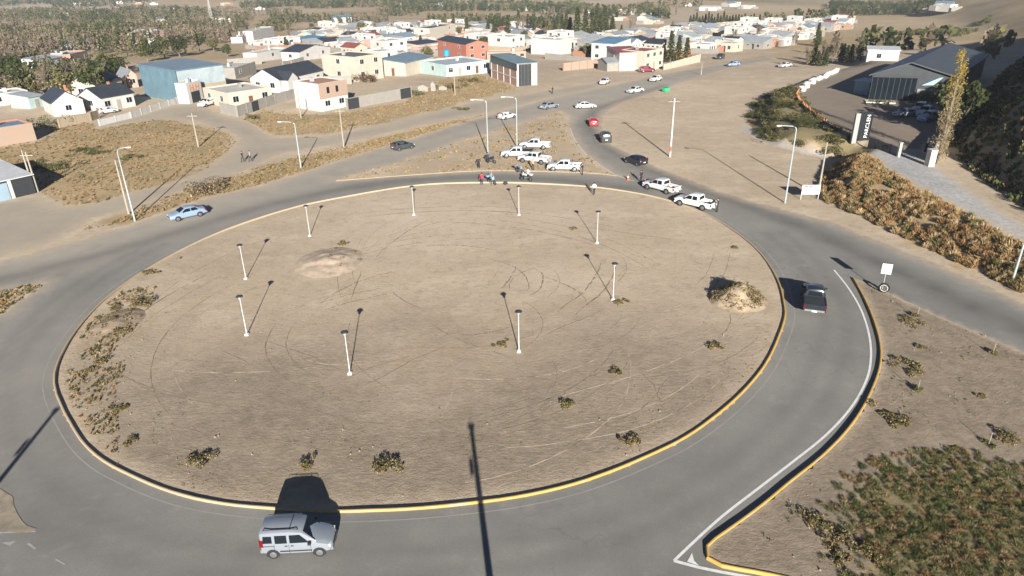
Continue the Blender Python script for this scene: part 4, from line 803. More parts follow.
def vehicle(kind, rear, front, label, paintm, cat=None, group=None, name=None, bed=None, bar=False, rails=False, trim=False, brightglass=False, far=False):
    K = KIND[kind]; a, b = G(*rear), G(*front); c = (a + b) / 2; rz = math.atan2(b[1] - a[1], b[0] - a[0]); c[2] = float(terrain(c[0], c[1])) + .012
    e = empty(name or {'van': 'parked_van', 'pickup': 'pickup_truck', 'suv': 'suv_car'}.get(kind, 'car'), c, rz, label, cat or {'van': 'van', 'pickup': 'pickup truck'}.get(kind, 'car'), group)
    if kind == 'van': e.name = 'van'
    hw, wr = K['hw'], K['wr']; body = loft(K['sec'], 'body', paintm, e)
    s0 = [s for s in K['sec'] if abs(s[0]) < .6][0]; zm, zt, wb, wt = s0[2], s0[3], s0[5], s0[6]
    yy = lambda z: wb + (wt - wb) * (z - zm) / (zt - .09 - zm)
    for sgn in (1, -1):
        for (x0, x1, t0, t1, z0, z1) in K['side']:
            m = MB(); q = [(x0, sgn * (yy(z0) + .002), z0), (x1, sgn * (yy(z0) + .002), z0), (t1, sgn * (yy(z1) + .002), z1), (t0, sgn * (yy(z1) + .002), z1)]
            m.slab(q if sgn < 0 else q[::-1], (0, sgn, (wb - wt) / (zt - zm)), .014); m.build('side_window', GLASS, e)
    x0, x1, z0, z1, w0, w1 = K['ws']; m = MB(); nrm = Vector((z1 - z0, 0, x0 - x1)); m.slab([(x0, -w0, z0), (x0, w0, z0), (x1, w1, z1), (x1, -w1, z1)], nrm, .03); m.build('windshield', GLASS, e)
    x0, x1, z0, z1, w0 = K['rw']; m = MB(); nrm = Vector((-(z1 - z0), 0, x1 - x0)); m.slab([(x0, w0, z0), (x0, -w0, z0), (x1, -w0 * .9, z1), (x1, w0 * .9, z1)], nrm, .03); m.build('rear_window', GLASS, e)
    xf, xr = K['sec'][-1][0], (K['sec'][0][0] if kind != 'pickup' else -2.55)
    for x in K['wx']:
        for sgn in (1, -1):
            m = MB(); yv = sgn * (hw + .016)
            arc = [(x + (wr + .07) * math.cos(t), yv, wr + (wr + .07) * math.sin(t)) for t in np.linspace(-.35, math.pi + .35, 14)]
            m.slab(arc if sgn > 0 else arc[::-1], (0, sgn, 0), .008); m.build('wheel_arch', BLACK, e)
            m = MB(); y1 = sgn * (hw + .03); m.tube([(x, y1 - sgn * .22, wr), (x, y1 - sgn * .03, wr), (x, y1, wr)], [wr, wr, wr * .9], 18); w = m.build('wheel', TYRE, e, smooth=40)
            m = MB(); m.tube([(x, y1 + sgn * .001, wr), (x, y1 + sgn * .012, wr)], [wr * .64, wr * .55], 14); rm = m.build('rim', RIM, w, smooth=40)
            m = MB()
            for k in range(5):
                t = k * 1.2566; m.tube([(x + math.cos(t) * wr * .12, y1 + sgn * .014, wr + math.sin(t) * wr * .12), (x + math.cos(t) * wr * .5, y1 + sgn * .014, wr + math.sin(t) * wr * .5)], .02, 4)
            
    lf = K['sec'][-2]; lr = K['sec'][1]
    for sgn in (1, -1):
        m = MB(); z = lf[2] - .02; x = lf[0]; m.box(x - .22, x + .05, *(sorted((sgn * (lf[5] - .34), sgn * (lf[5] + .02)))), z - .1, z + .075); m.build('headlight', HEADL, e)
        if kind == 'pickup': m = MB(); m.box(-2.565, -2.47, *sorted((sgn * .78, sgn * .935)), .72, 1.0); m.build('tail_light', TAILL, e)
        else: m = MB(); x = lr[0]; z = lr[2]; m.box(x - .075, x + .13, *sorted((sgn * (lr[5] - .16), sgn * (lr[5] + .012))), z - .16, z + (.1 if kind in ('sedan',) else .3)); m.build('tail_light', TAILL, e)
        m = MB(); wsx = K['ws'][0] - .22; m.box(wsx - .12, wsx + .05, *sorted((sgn * (hw - .01), sgn * (hw + .19))), K['belt'], K['belt'] + .16); m.build('mirror', BLACK if kind in ('van', 'pickup') else paintm, e)
    bump = M('grey_bumper', (.16, .165, .17), .6) if kind == 'van' else (CHROME if kind == 'pickup' else paintm)
    m = MB(); m.box(xf - .16, xf + .03, -hw * .8, hw * .8, .32, .52); m.build('front_bumper', bump if kind != 'pickup' else paintm, e)
    m = MB(); m.box(xr - .06, xr + .1, -hw * .88, hw * .88, .36 if kind != 'pickup' else .46, .56 if kind != 'pickup' else .62); rb = m.build('rear_bumper', bump, e)
    m = MB(); pz = .66 if kind != 'pickup' else .5; m.box(xr - .085, xr - .062, -.2, .2, pz - .07, pz + .06); m.build('number_plate', PLATE, e)
    m = MB(); m.box(xf - .02, xf + .036, -.42, .42, .54, .64); m.build('grille', BLACK, e)
    if kind == 'pickup':
        for sgn in (1, -1):
            m = MB(); ya, yb = sorted((sgn * .84, sgn * .92)); m.box(-2.5, -.79, ya, yb, .46, 1.1); m.build('bed_side', paintm, e)
            m = MB(); m.box(-2.5, -.79, *sorted((sgn * .82, sgn * .925)), 1.1, 1.13); m.build('bed_rail', BLACK, e)
        m = MB(); m.box(-2.5, -.79, -.84, .84, .44, .66); m.build('bed_floor', BLACK, e)
        m = MB(); m.box(-2.56, -2.5, -.92, .92, .5, 1.1); tg = m.build('tailgate', paintm, e)
        m = MB(); m.box(-2.575, -2.562, -.13, .13, .86, .95); m.build('handle', BLACK, tg)
        if bed == 'cover': m = MB(); m.box(-2.5, -.8, -.83, .83, 1.06, 1.1); m.build('bed_cover', M('vinyl_cover', (.03, .034, .038), .55), e)
        if bar:
            m = MB(); m.tube([(-1.0, -.8, 1.1), (-1.05, -.72, 1.5), (-1.05, .72, 1.5), (-1.0, .8, 1.1)], .04, 6); m.tube([(-1.05, -.7, 1.45), (-1.7, -.82, 1.12)], .035, 6); m.tube([(-1.05, .7, 1.45), (-1.7, .82, 1.12)], .035, 6); m.build('roll_bar', BLACK, e)
    if rails:
        for sgn in (1, -1): m = MB(); m.tube([(-1.75, sgn * .62, 1.84), (-1.7, sgn * .62, 1.9), (.1, sgn * .62, 1.9), (.2, sgn * .62, 1.83)], .022, 6); m.build('roof_rail', BLACK, e)
        m = MB(); m.box(-.28, -.24, -.6, .6, 1.872, 1.9); m.build('roof_crossbar', BLACK, e)
    if trim:
        for sgn in (1, -1):
            m = MB(); m.box(-.9, .88, *sorted((sgn * (hw + .008), sgn * (hw + .03))), .5, .58); m.build('side_moulding', BLACK, e)
            m = MB(); m.box(-1.82, -1.15, *sorted((sgn * (hw - .005), sgn * (hw + .008))), .9, .93); m.build('sliding_rail', BLACK, e)
            for x in (-.52, -.18): m = MB(); m.box(x - .08, x + .08, *sorted((sgn * (hw - .01), sgn * (hw + .03))), .88, .92); m.build('door_handle', BLACK, e)
            for x in (-1.2, -.37, .84): m = MB(); m.box(x - .008, x + .008, *sorted((sgn * (hw - .02), sgn * (hw + .014))), .34, .98); m.build('door_seam', BLACK, e)
    return e
WHITEP = paint('white', (.46, .46, .45)); SILVER = paint('silver', (.3, .33, .37), .45); BLKP = paint('black', (.012, .015, .022)); NAVY = paint('navy', (.03, .045, .08)); LBLUE = paint('light_blue', (.25, .34, .46), .3); REDP = paint('red', (.5, .035, .04)); MAROON = paint('maroon', (.16, .02, .035)); DGREEN = paint('dark_grey', (.04, .05, .052))
tvan = vehicle('van', (266, 548.5), (336, 545), 'silver van with roof rails driving on the near side of the roundabout', SILVER, rails=True, trim=True)
tvan.scale = (.93, .93, .95)
vehicle('pickup', (813.5, 318), (811.5, 291), 'black pickup with covered bed on the right side of the ring road', BLKP, bed='cover')
PG = 'white pickups stopped at the roundabout'
vehicle('pickup', (713, 211), (678, 203), 'white pickup with open dark bed beside the person in black', paint('offwhite', (.6, .6, .56)), group=PG)
tpk = vehicle('pickup', (677, 195), (646, 187), 'white pickup carrying an orange cone in its bed', WHITEP, group=PG)
vehicle('pickup', (583, 171), (547, 170), 'white pickup parked on the ring road edge, nearest of the four', WHITEP, group=PG, bar=True)
vehicle('pickup', (549, 164), (521, 161), 'white double-cab pickup in the middle of the parked four', WHITEP, group=PG, bar=True)
vehicle('pickup', (534, 157), (501, 157), 'white pickup with dark bed cover, leftmost of the parked four', WHITEP, group=PG, bed='cover')
vehicle('pickup', (551, 149), (520, 148), 'white pickup at the back of the parked four', WHITEP, group=PG)
vehicle('sedan', (203, 214), (172, 221), 'light blue sedan driving on the left arm road', LBLUE)
vehicle('hatch', (394, 151), (412, 147.5), 'dark grey car on the asphalt left of the median', DGREEN)
vehicle('sedan', (541, 110), (557, 107), 'silver sedan on the road between two white cars', SILVER)
vehicle('hatch', (499, 120.5), (515, 117), 'white hatchback on the road left of the silver sedan', WHITEP)
vehicle('sedan', (577, 108.5), (594, 108), 'white sedan at the mouth of the curving north road', WHITEP)
vehicle('hatch', (594, 128), (592.5, 122), 'red car in the bend of the north road', REDP)
vehicle('suv', (607, 145), (603, 137), 'dark grey car behind the red one on the north road', DGREEN)
vehicle('hatch', (645, 167), (626, 161), 'black hatchback passing the person with the cones', BLKP)
vehicle('sedan', (643, 91.5), (627, 94), 'white car on the far north road, nearest of three', WHITEP)
vehicle('hatch', (661, 80), (650, 82.5), 'white car on the far north road behind the first', WHITEP)
vehicle('suv', (640, 72.5), (654, 72), 'maroon car parked in front of the cream corner house', MAROON)
vehicle('hatch', (609, 82), (600, 86), 'white car on the dusty forecourt before the brick wall', WHITEP)
vehicle('sedan', (792, 66.5), (778, 68), 'white car alone beside the far grove', WHITEP)
vehicle('hatch', (738, 66), (728, 66.5), 'grey blue car low behind the far verge', LBLUE)
vehicle('suv', (724, 58), (716, 60), 'dark car parked at the edge of the far town', DGREEN)
vehicle('suv', (214, 104), (200, 108), 'white car parked before the cream flat-roofed house', WHITEP)
vehicle('hatch', (102, 114), (114, 112.5), 'white car in the yard of the white house with dark roof', WHITEP)
vehicle('sedan', (912, 116), (898, 117), 'grey car at the left of the row in front of the hall', SILVER)
vehicle('pickup', (926, 109), (913, 115), 'white pickup in the row in front of the hall', WHITEP)
vehicle('pickup', (932, 113), (918, 118.5), 'white pickup with open bed right of the other one at the hall', WHITEP, bar=True)
vehicle('suv', (938, 119), (918, 123), 'silver blue car nearest the gate in front of the hall', LBLUE)

# ------------------------------------------------------------------ motorcycles, cones, signs
def motorcycle(px, py, rz, label, col, lean=.12):
    g = G(px, py); e = empty('motorcycle', g + np.array([0, 0, .012]), rz, label, 'motorcycle', 'motorcycles by the lamp'); e.rotation_euler = (lean, 0, rz)
    for x in (-.68, .7):
        m = MB(); nseg = 18; pts = [(x + .27 * math.cos(t), 0, .31 + .27 * math.sin(t)) for t in np.linspace(0, 2 * math.pi, nseg + 1)]; m.tube(pts, .055, 6, caps=False); w = m.build('wheel', TYRE, e, smooth=60)
        m = MB(); m.tube([(x, -.04, .31), (x, .04, .31)], .1, 8); m.tube([(x - .24, 0, .31), (x + .24, 0, .31)], .015, 4); m.tube([(x, 0, .08), (x, 0, .55)], .015, 4); m.build('hub', RIM, w)
    m = MB(); m.tube([(-.68, 0, .31), (-.1, 0, .42), (.35, 0, .55), (.5, 0, .85)], .05, 6); m.tube([(-.5, 0, .7), (.3, 0, .72)], .05, 6); m.tube([(.7, .06, .31), (.5, .06, .95)], .03, 6); m.tube([(.7, -.06, .31), (.5, -.06, .95)], .03, 6); m.build('frame', DARKM, e)
    m = MB(); m.box(-.15, .25, -.14, .14, .32, .6); m.build('engine', RIM, e)
    m = MB(); m.tube([(-.12, 0, .82), (.12, 0, .9), (.38, 0, .86)], [.1, .18, .1], 8); m.build('fuel_tank', col, e, smooth=60)
    m = MB(); m.tube([(-.85, 0, .86), (-.4, 0, .8), (-.08, 0, .84)], [.08, .14, .1], 8); m.build('seat', BLACK, e, smooth=60)
    m = MB(); m.tube([(.42, -.36, 1.02), (.5, 0, 1.0), (.42, .36, 1.02)], .022, 6); m.build('handlebar', DARKM, e)
    m = MB(); m.add([(.52, -.22, .75), (.52, .22, .75), (.74, 0, .85), (.5, -.18, 1.2), (.5, .18, 1.2), (.4, -.24, .8), (.4, .24, .8)], [(0, 2, 3), (2, 1, 4), (2, 4, 3), (0, 3, 5), (1, 6, 4), (3, 4, 6, 5), (5, 6, 1, 0), (0, 1, 2)]); m.build('fairing', col, e)
    m = MB(); m.box(-1.0, -.62, -.2, .2, .9, 1.15); m.build('top_box', col, e)
motorcycle(492, 184, -.9, 'blue and white motorcycle with rider nearest the island', paint('moto_blue', (.2, .3, .42)))
motorcycle(520, 173, -.9, 'silver motorcycle leaning left of the parked white pickups', SILVER)
motorcycle(526, 181, 2.6, 'white motorcycle on the ring road in front of the silver one', WHITEP)
motorcycle(491, 163, -.6, 'dark motorcycle at the foot of the tall lamp', BLKP)
CONEO = M('cone_orange', (.62, .1, .05), .6, .05)
def cone(loc, label):
    e = empty('traffic_cone', loc, 0, label, 'traffic cone', 'traffic cones')
    m = MB(); m.box(-.2, .2, -.2, .2, 0, .05); m.build('base', CONEO, e)
    m = MB(); m.tube([(0, 0, .05), (0, 0, .8)], [.17, .035], 12); b = m.build('cone_body', CONEO, e, smooth=50)
    m = MB(); m.tube([(0, 0, .36), (0, 0, .52)], [.123, .089], 12, caps=False); m.build('white_band', PLATE, b)
for p, lb in (((628, 180), 'orange traffic cone at the tip of the median'), ((645, 184.5), 'orange traffic cone just ahead of the white pickup'), ):
    cone(G(*p) + np.array([0, 0, .014]), lb)
mw = tpk.matrix_basis.copy(); v = mw @ Vector((-1.6, .2, .67)); cone(v, 'orange traffic cone standing in the bed of a white pickup')
def tyre_thing(loc, r, label, rz, tilt=0.):
    e = empty('tyre', loc, rz, label, 'tyre')
    m = MB(); pts = [((r - .12) * math.cos(t), 0, r + (r - .12) * math.sin(t)) for t in np.linspace(0, 2 * math.pi, 25)]; m.tube(pts, .13, 8, caps=False); m.build('rubber', TYRE, e, smooth=60)
    m = MB(); pts = [((r - .17) * math.cos(t), -.11, r + (r - .17) * math.sin(t)) for t in np.linspace(0, 2 * math.pi, 25)]; m.tube(pts, .035, 5, caps=False); m.build('white_rim_stripe', M('tyre_paint', (.5, .5, .46), .8), e)
g = G(883, 293); tyre_thing((g[0], g[1], .06), .48, 'old tyre standing upright at the foot of the white sign', -.6)
e = empty('road_sign', (g[0] + .05, g[1] + .35, .05), -.35, 'small white square sign on a post at the verge tip', 'sign')
m = MB(); m.tube([(0, 0, -.2), (0, 0, 2.2)], .035, 8); m.build('post', GALV, e)
m = MB(); m.box(-.42, .42, -.06, -.04, 1.75, 2.75); m.build('panel', M('sign_white', (.6, .6, .6), .4, .02), e)
g = G(803, 199.5); gb = G(821, 200.5)
e = empty('billboard', g, math.atan2(gb[1] - g[1], gb[0] - g[0]) * .2, 'white billboard on two posts at the foot of the tussock bank', 'billboard')
m = MB(); m.box(-.35, 1.95, -.05, 0, .7, 1.95); bp = m.build('panel', M('board_white', (.5, .5, .5), .5, .03), e)
ink = M('board_print', (.12, .12, .13), .7)
for (x0, x1, z0, z1) in ((-.15, .4, 1.68, 1.84), (.5, .95, 1.68, 1.84), (1.05, 1.35, 1.7, 1.83), (-.25, .1, 1.38, 1.52), (1.4, 1.8, 1.34, 1.48)):
    m = MB(); m.box(x0, x1, -.058, -.051, z0, z1); m.build('print_mark', ink, bp)
for (x0, x1, z0, z1) in ((.25, .7, 1.1, 1.45), (.8, 1.15, 1.05, 1.4), (.2, 1.2, .8, .9)):
    m = MB(); m.box(x0, x1, -.057, -.051, z0, z1); m.build('pale_print', M('pale_print', (.36, .36, .4), .6), bp)
for x in (-.3, 1.9): m = MB(); m.tube([(x, .05, -.3), (x, .05, 1.9)], .05, 6); m.build('post', WHITE_POLE, e)
g = G(667, 92); e = empty('green_bin', g, .6, 'bright green skip beside the far north road', 'bin'); e.scale = (.65, .65, .65)
m = MB(); m.slab([(-1.1, 0, .2), (1.1, 0, .2), (1.4, 0, 1.4), (-1.4, 0, 1.4)], (0, 1, 0), 1.3); m.build('tub', M('bin_green', (.03, .36, .16), .6), e)
m = MB(); m.box(-1.42, 1.42, -.06, 1.36, 1.4, 1.5); m.build('rim', M('bin_green_dark', (.02, .25, .12), .6), e)
for k, (px, py, lb) in enumerate(((505.5, 184.5, 'dark sack lying on the road right of the motorcycle rider'), )):
    g = G(px, py); e = empty('sack', g, 0, lb, 'sack'); pts = ball(160, (0, 0, .22), (.3, .25, .22)); bm = bmesh.new(); bmesh.ops.create_icosphere(bm, subdivisions=2, radius=1)
    for v in bm.verts: v.co = Vector((v.co.x * .33, v.co.y * .28, .22 + v.co.z * .25)) * (1 + .12 * random.uniform(-1, 1))
    me = bpy.data.meshes.new('bag'); bm.to_mesh(me); bm.free(); me.materials.append(BLACK); o = bpy.data.objects.new('bag', me); C.objects.link(o); o.parent = e

# ------------------------------------------------------------------ people
SKIN = M('skin', (.36, .2, .13), .6, .05)
def person_mesh(pose):
    J = [(0, 0, .95), (0, 0, 1.18), (0, 0, 1.4), (0, 0, 1.52), (0, .01, 1.6), (0, .015, 1.72)]; R = [(.15, .11), (.135, .1), (.16, .1), (.055, .055), (.085, .095), (.075, .085)]
    E_ = [(0, 1), (1, 2), (2, 3), (3, 4), (4, 5)]
    def ch(start, pts, rs):
        p = start
        for q, r in zip(pts, rs): J.append(q); R.append(r); E_.append((p, len(J) - 1)); p = len(J) - 1
        return p
    hands = []
    for s in (1, -1):
        st = pose.get('stride', 0.) * s
        if pose.get('sit'): leg = [(s * .11, .05, .9), (s * .22, .38, .78), (s * .24, .3, .36), (s * .24, .28, .1), (s * .25, .42, .05)]
        else: leg = [(s * .1, 0, .88), (s * .11, .04 + st * .5, .5), (s * .12, st, .1), (s * .125, st + .02, .05), (s * .13, st + .17, .04)]
        ch(0, leg, [(.1, .1), (.065, .065), (.045, .045), (.045, .05), (.04, .035)])
        el, hd = pose['arms'][0 if s > 0 else 1]
        el = (s * el[0], el[1], el[2]); hd = (s * hd[0], hd[1], hd[2])
        k = ch(2, [(s * .2, 0, 1.41), el, hd], [(.062, .062), (.045, .045), (.03, .03)])
        d = Vector(hd) - Vector(el); d.normalize(); side = d.cross(Vector((0, 1, 0))).normalized() if abs(d.y) < .9 else Vector((1, 0, 0))
        palm = Vector(hd) + d * .07; pk = ch(k, [tuple(palm)], [(.036, .02)])
        for f in range(4): b_ = palm + side * (f - 1.5) * .021; tip = b_ + d * (.06 + .015 * (1 - abs(f - 1.3) / 2)) + Vector((0, .02, 0)); ch(pk, [tuple(b_ + d * .03), tuple(tip)], [(.009, .009), (.008, .008)])
        th = Vector(hd) + d * .02; ch(k, [tuple(th + side * .04 + d * .02), tuple(th + side * .055 + d * .055)], [(.011, .011), (.009, .009)])
    ch(4, [(0, .115, 1.63)], [(.018, .02)])       # nose
    me = bpy.data.meshes.new('body'); me.from_pydata(J, E_, []); o = bpy.data.objects.new('tmp', me); C.objects.link(o)
    sk = o.modifiers.new('s', 'SKIN'); sk.use_smooth_shade = True
    for i, r in enumerate(R): me.skin_vertices[0].data[i].radius = r
    me.skin_vertices[0].data[0].use_root = True
    sub = o.modifiers.new('d', 'SUBSURF'); sub.levels = 1; sub.render_levels = 1
    dg = bpy.context.evaluated_depsgraph_get(); out = bpy.data.meshes.new_from_object(o.evaluated_get(dg)); bpy.data.objects.remove(o)
    mi = []
    for p in out.polygons:
        c = p.center
        if c.z < .09 and not pose.get('sit'): mi.append(3)
        elif c.z > 1.5 and abs(c.x) < .16: mi.append(0)
        elif pose.get('sit') and (c.y > .2 and c.z < .9 and abs(c.x) < .33) and not c.z > .82: mi.append(2 if c.z > .12 else 3)
        elif c.z < .98 and abs(c.x) < .2: mi.append(2)
        else:
            hand = False
            for s, (el, hd) in ((1, pose['arms'][0]), (-1, pose['arms'][1])):
                if (c - Vector((s * hd[0], hd[1], hd[2]))).length < .15: hand = True
            mi.append(0 if hand else 1)
    out.polygons.foreach_set('material_index', mi); out.polygons.foreach_set('use_smooth', [True] * len(out.polygons))
    return out, mi
A_REST = ((.26, 0, 1.14), (.28, .08, .9)); A_FWD = ((.27, .08, 1.16), (.2, .34, 1.12)); A_UP = ((.32, .1, 1.25), (.3, .22, 1.5))
POSES = {'stand': dict(arms=(A_REST, A_REST), stride=.04), 'walk': dict(arms=(((.25, -.1, 1.15), (.26, -.05, .92)), ((.25, .1, 1.15), (.24, .26, .98))), stride=.22), 'signal': dict(arms=(A_REST, A_UP), stride=.06), 'carry': dict(arms=(A_FWD, A_FWD), stride=.05), 'ride': dict(arms=(A_FWD, A_FWD), sit=True)}
PM = {k: person_mesh(v) for k, v in POSES.items()}
HAIR = M('dark_hair', (.02, .015, .012), .7)
def person(px, py, rz, pose, top, trousers, label, dz=0., off=(0, 0), cap=None):
    g = G(px, py); e = empty('person', (g[0] + off[0], g[1] + off[1], g[2] + .012 + dz), rz, label, 'person')
    me = PM[pose][0].copy(); me.materials.clear()
    for mt in (SKIN, top, trousers, BLACK): me.materials.append(mt)
    me.polygons.foreach_set('material_index', PM[pose][1])
    o = bpy.data.objects.new('body', me); C.objects.link(o); o.parent = e
    bm = bmesh.new(); bmesh.ops.create_uvsphere(bm, u_segments=12, v_segments=8, radius=1)
    for v in bm.verts: v.co = Vector((v.co.x * .1, v.co.y * .115 - .012, 1.69 + v.co.z * .105))
    bmesh.ops.delete(bm, geom=[v for v in bm.verts if v.co.z < 1.66 and v.co.y > -.02], context='VERTS')
    hm = bpy.data.meshes.new('hair'); bm.to_mesh(hm); bm.free(); hm.materials.append(cap or HAIR); h = bpy.data.objects.new('hair' if not cap else 'helmet', hm); C.objects.link(h); h.parent = e
cl = lambda n, c: M('cloth_' + n, c, .85, .12, 6)
BLKC = cl('black', (.022, .022, .026)); NAVC = cl('navy', (.03, .038, .075)); REDC = cl('red', (.45, .03, .06)); WHC = cl('white', (.68, .68, .66)); GRYC = cl('grey', (.2, .19, .19)); TANC = cl('tan', (.42, .3, .2))
person(482, 185, .3, 'stand', REDC, NAVC, 'person in a red top and dark trousers on the ring road')
person(479, 168.5, 3.0, 'stand', BLKC, BLKC, 'person in dark clothes standing left of the tall lamp')
person(491.5, 183.6, -.9 - math.pi / 2, 'ride', GRYC, BLKC, 'rider in a grey top astride the blue and white motorcycle', dz=-.02, cap=M('helmet_red', (.35, .1, .1), .4))
person(594, 195, .2, 'walk', WHC, BLKC, 'person in a white shirt walking on the island edge')
person(641, 182.5, .6, 'stand', BLKC, BLKC, 'person in black standing beside the traffic cones')
person(717, 212, 1.2, 'signal', BLKC, BLKC, 'person in black with a raised arm behind the rear pickup')
person(582.5, 175, 1.4, 'carry', BLKC, NAVC, 'person in black at the tailgate of the nearest parked pickup')
person(533, 170, 2.4, 'carry', TANC, BLKC, 'person in a tan top among the parked pickups')
person(528, 180, -.8, 'carry', WHC, GRYC, 'person in white beside the white motorcycle')
person(246, 162, 2.6, 'walk', BLKC, BLKC, 'person in dark clothes walking on the dirt track, left of a pair', off=(-.45, 0))
person(248, 162, 2.6, 'walk', GRYC, BLKC, 'person in grey walking on the dirt track, right of a pair', off=(.35, .3))
person(488, 163.5, .4, 'stand', NAVC, BLKC, 'person in navy leaning by the dark motorcycle under the lamp')
person(552.5, 94, 1.0, 'walk', BLKC, BLKC, 'person in dark clothes at the corner before the brick shed')

# ------------------------------------------------------------------ buildings
def wallmat(n, c): return M('plaster_' + n, c, .9, .1, .6, bump=.15)
W = dict(white=wallmat('white', (.43, .42, .395)), cream=wallmat('cream', (.4, .365, .3)), grey=wallmat('grey', (.24, .225, .2)), pink=wallmat('pink', (.4, .27, .22)), aqua=wallmat('aqua', (.34, .44, .42)), red=wallmat('red', (.34, .13, .09)), tan=wallmat('tan', (.31, .25, .18)), beige=wallmat('beige', (.4, .36, .29)), blue=wallmat('pale_blue', (.22, .3, .36)))
def brick_mat():
    m, nt, b = newmat('brickwork'); t = nd(nt, 'ShaderNodeTexBrick', i_Scale=2.2); co = nd(nt, 'ShaderNodeTexCoord'); nt.links.new(co.outputs['Object'], t.inputs['Vector'])
    t.inputs['Color1'].default_value = (.27, .11, .06, 1); t.inputs['Color2'].default_value = (.33, .15, .085, 1); t.inputs['Mortar'].default_value = (.28, .22, .17, 1)
    n = mixc(nt, mapr(nt, noise(nt, .6, 4, .6, wpos(nt)), .3, .7, 0, .4), t.outputs['Color'], (.36, .2, .14)); nt.links.new(n, b.inputs['Base Color']); b.inputs['Roughness'].default_value = .95; return m
W['brick'] = brick_mat()
def corr(n, c, rough=.45, metal=.25):             # corrugated sheet: fine waves along the slope
    m, nt, b = newmat('sheet_' + n); co = nd(nt, 'ShaderNodeTexCoord'); wv = nd(nt, 'ShaderNodeTexWave', i_Scale=4.0); nt.links.new(co.outputs['Object'], wv.inputs['Vector'])
    k = mixc(nt, mapr(nt, noise(nt, .5, 5, .65, wpos(nt)), .35, .7), tuple(x * .82 for x in c), tuple(x * 1.12 for x in c)); nt.links.new(k, b.inputs['Base Color'])
    bp = nd(nt, 'ShaderNodeBump', i_Strength=.35, i_Distance=.04); nt.links.new(wv.outputs['Fac'], bp.inputs['Height']); nt.links.new(bp.outputs[0], b.inputs['Normal'])
    b.inputs['Roughness'].default_value = rough; b.inputs['Metallic'].default_value = metal; return m
RF = dict(dark=corr('dark', (.045, .052, .062)), grey=corr('grey', (.3, .32, .33)), zinc=corr('zinc', (.42, .45, .46)), blue=corr('blue', (.14, .27, .38)), steel=corr('steel_blue', (.2, .27, .32)), red=corr('red', (.3, .09, .07)), slab=M('roof_slab', (.4, .385, .36), .95, .15, .8), darkslab=M('tar_roof', (.1, .105, .11), .9, .2, .8), white=corr('white', (.62, .63, .62)), teal=corr('teal', (.2, .28, .28)))
FRAME = M('window_frame', (.5, .49, .47), .6)
def frame_of(p0, p1):
    a, b = G(*p0), G(*p1); d = b - a; L = float(np.hypot(d[0], d[1])); return a, L, math.atan2(d[1], d[0])
def opening(parent, face, u, z, w, h, Wd, D, kind='window', mat=None):
    """window or door on a face; u is the centre along that face"""
    t = .035; pr = .06
    def bx(m, a0, a1, z0, z1, o0, o1):
        if face == 'front': m.box(a0, a1, -o1, -o0, z0, z1)
        elif face == 'back': m.box(a0, a1, D + o0, D + o1, z0, z1)
        elif face == 'left': m.box(-o1, -o0, a0, a1, z0, z1)
        else: m.box(Wd + o0, Wd + o1, a0, a1, z0, z1)
    m = MB()
    if kind == 'window':
        f = .07
        bx(m, u - w / 2 - f, u - w / 2, z - f, z + h + f, .002, pr); bx(m, u + w / 2, u + w / 2 + f, z - f, z + h + f, .002, pr)
        bx(m, u - w / 2, u + w / 2, z + h, z + h + f, .002, pr); bx(m, u - w / 2, u + w / 2, z - f, z, .002, pr + .04)
        o = m.build('window', FRAME, parent); m = MB(); bx(m, u - w / 2, u + w / 2, z, z + h, .002, .02); m.build('pane', GLASS, o)
        m = MB(); bx(m, u - .02, u + .02, z, z + h, .021, .045); m.build('mullion', FRAME, o)
    else:
        bx(m, u - w / 2, u + w / 2, z, z + h, .002, .05); o = m.build(kind, mat or DARKM, parent)
        m = MB(); bx(m, u + w / 2 - .25, u + w / 2 - .15, z + h * .45, z + h * .5, .051, .1); m.build('handle', CHROME, o)
    return o
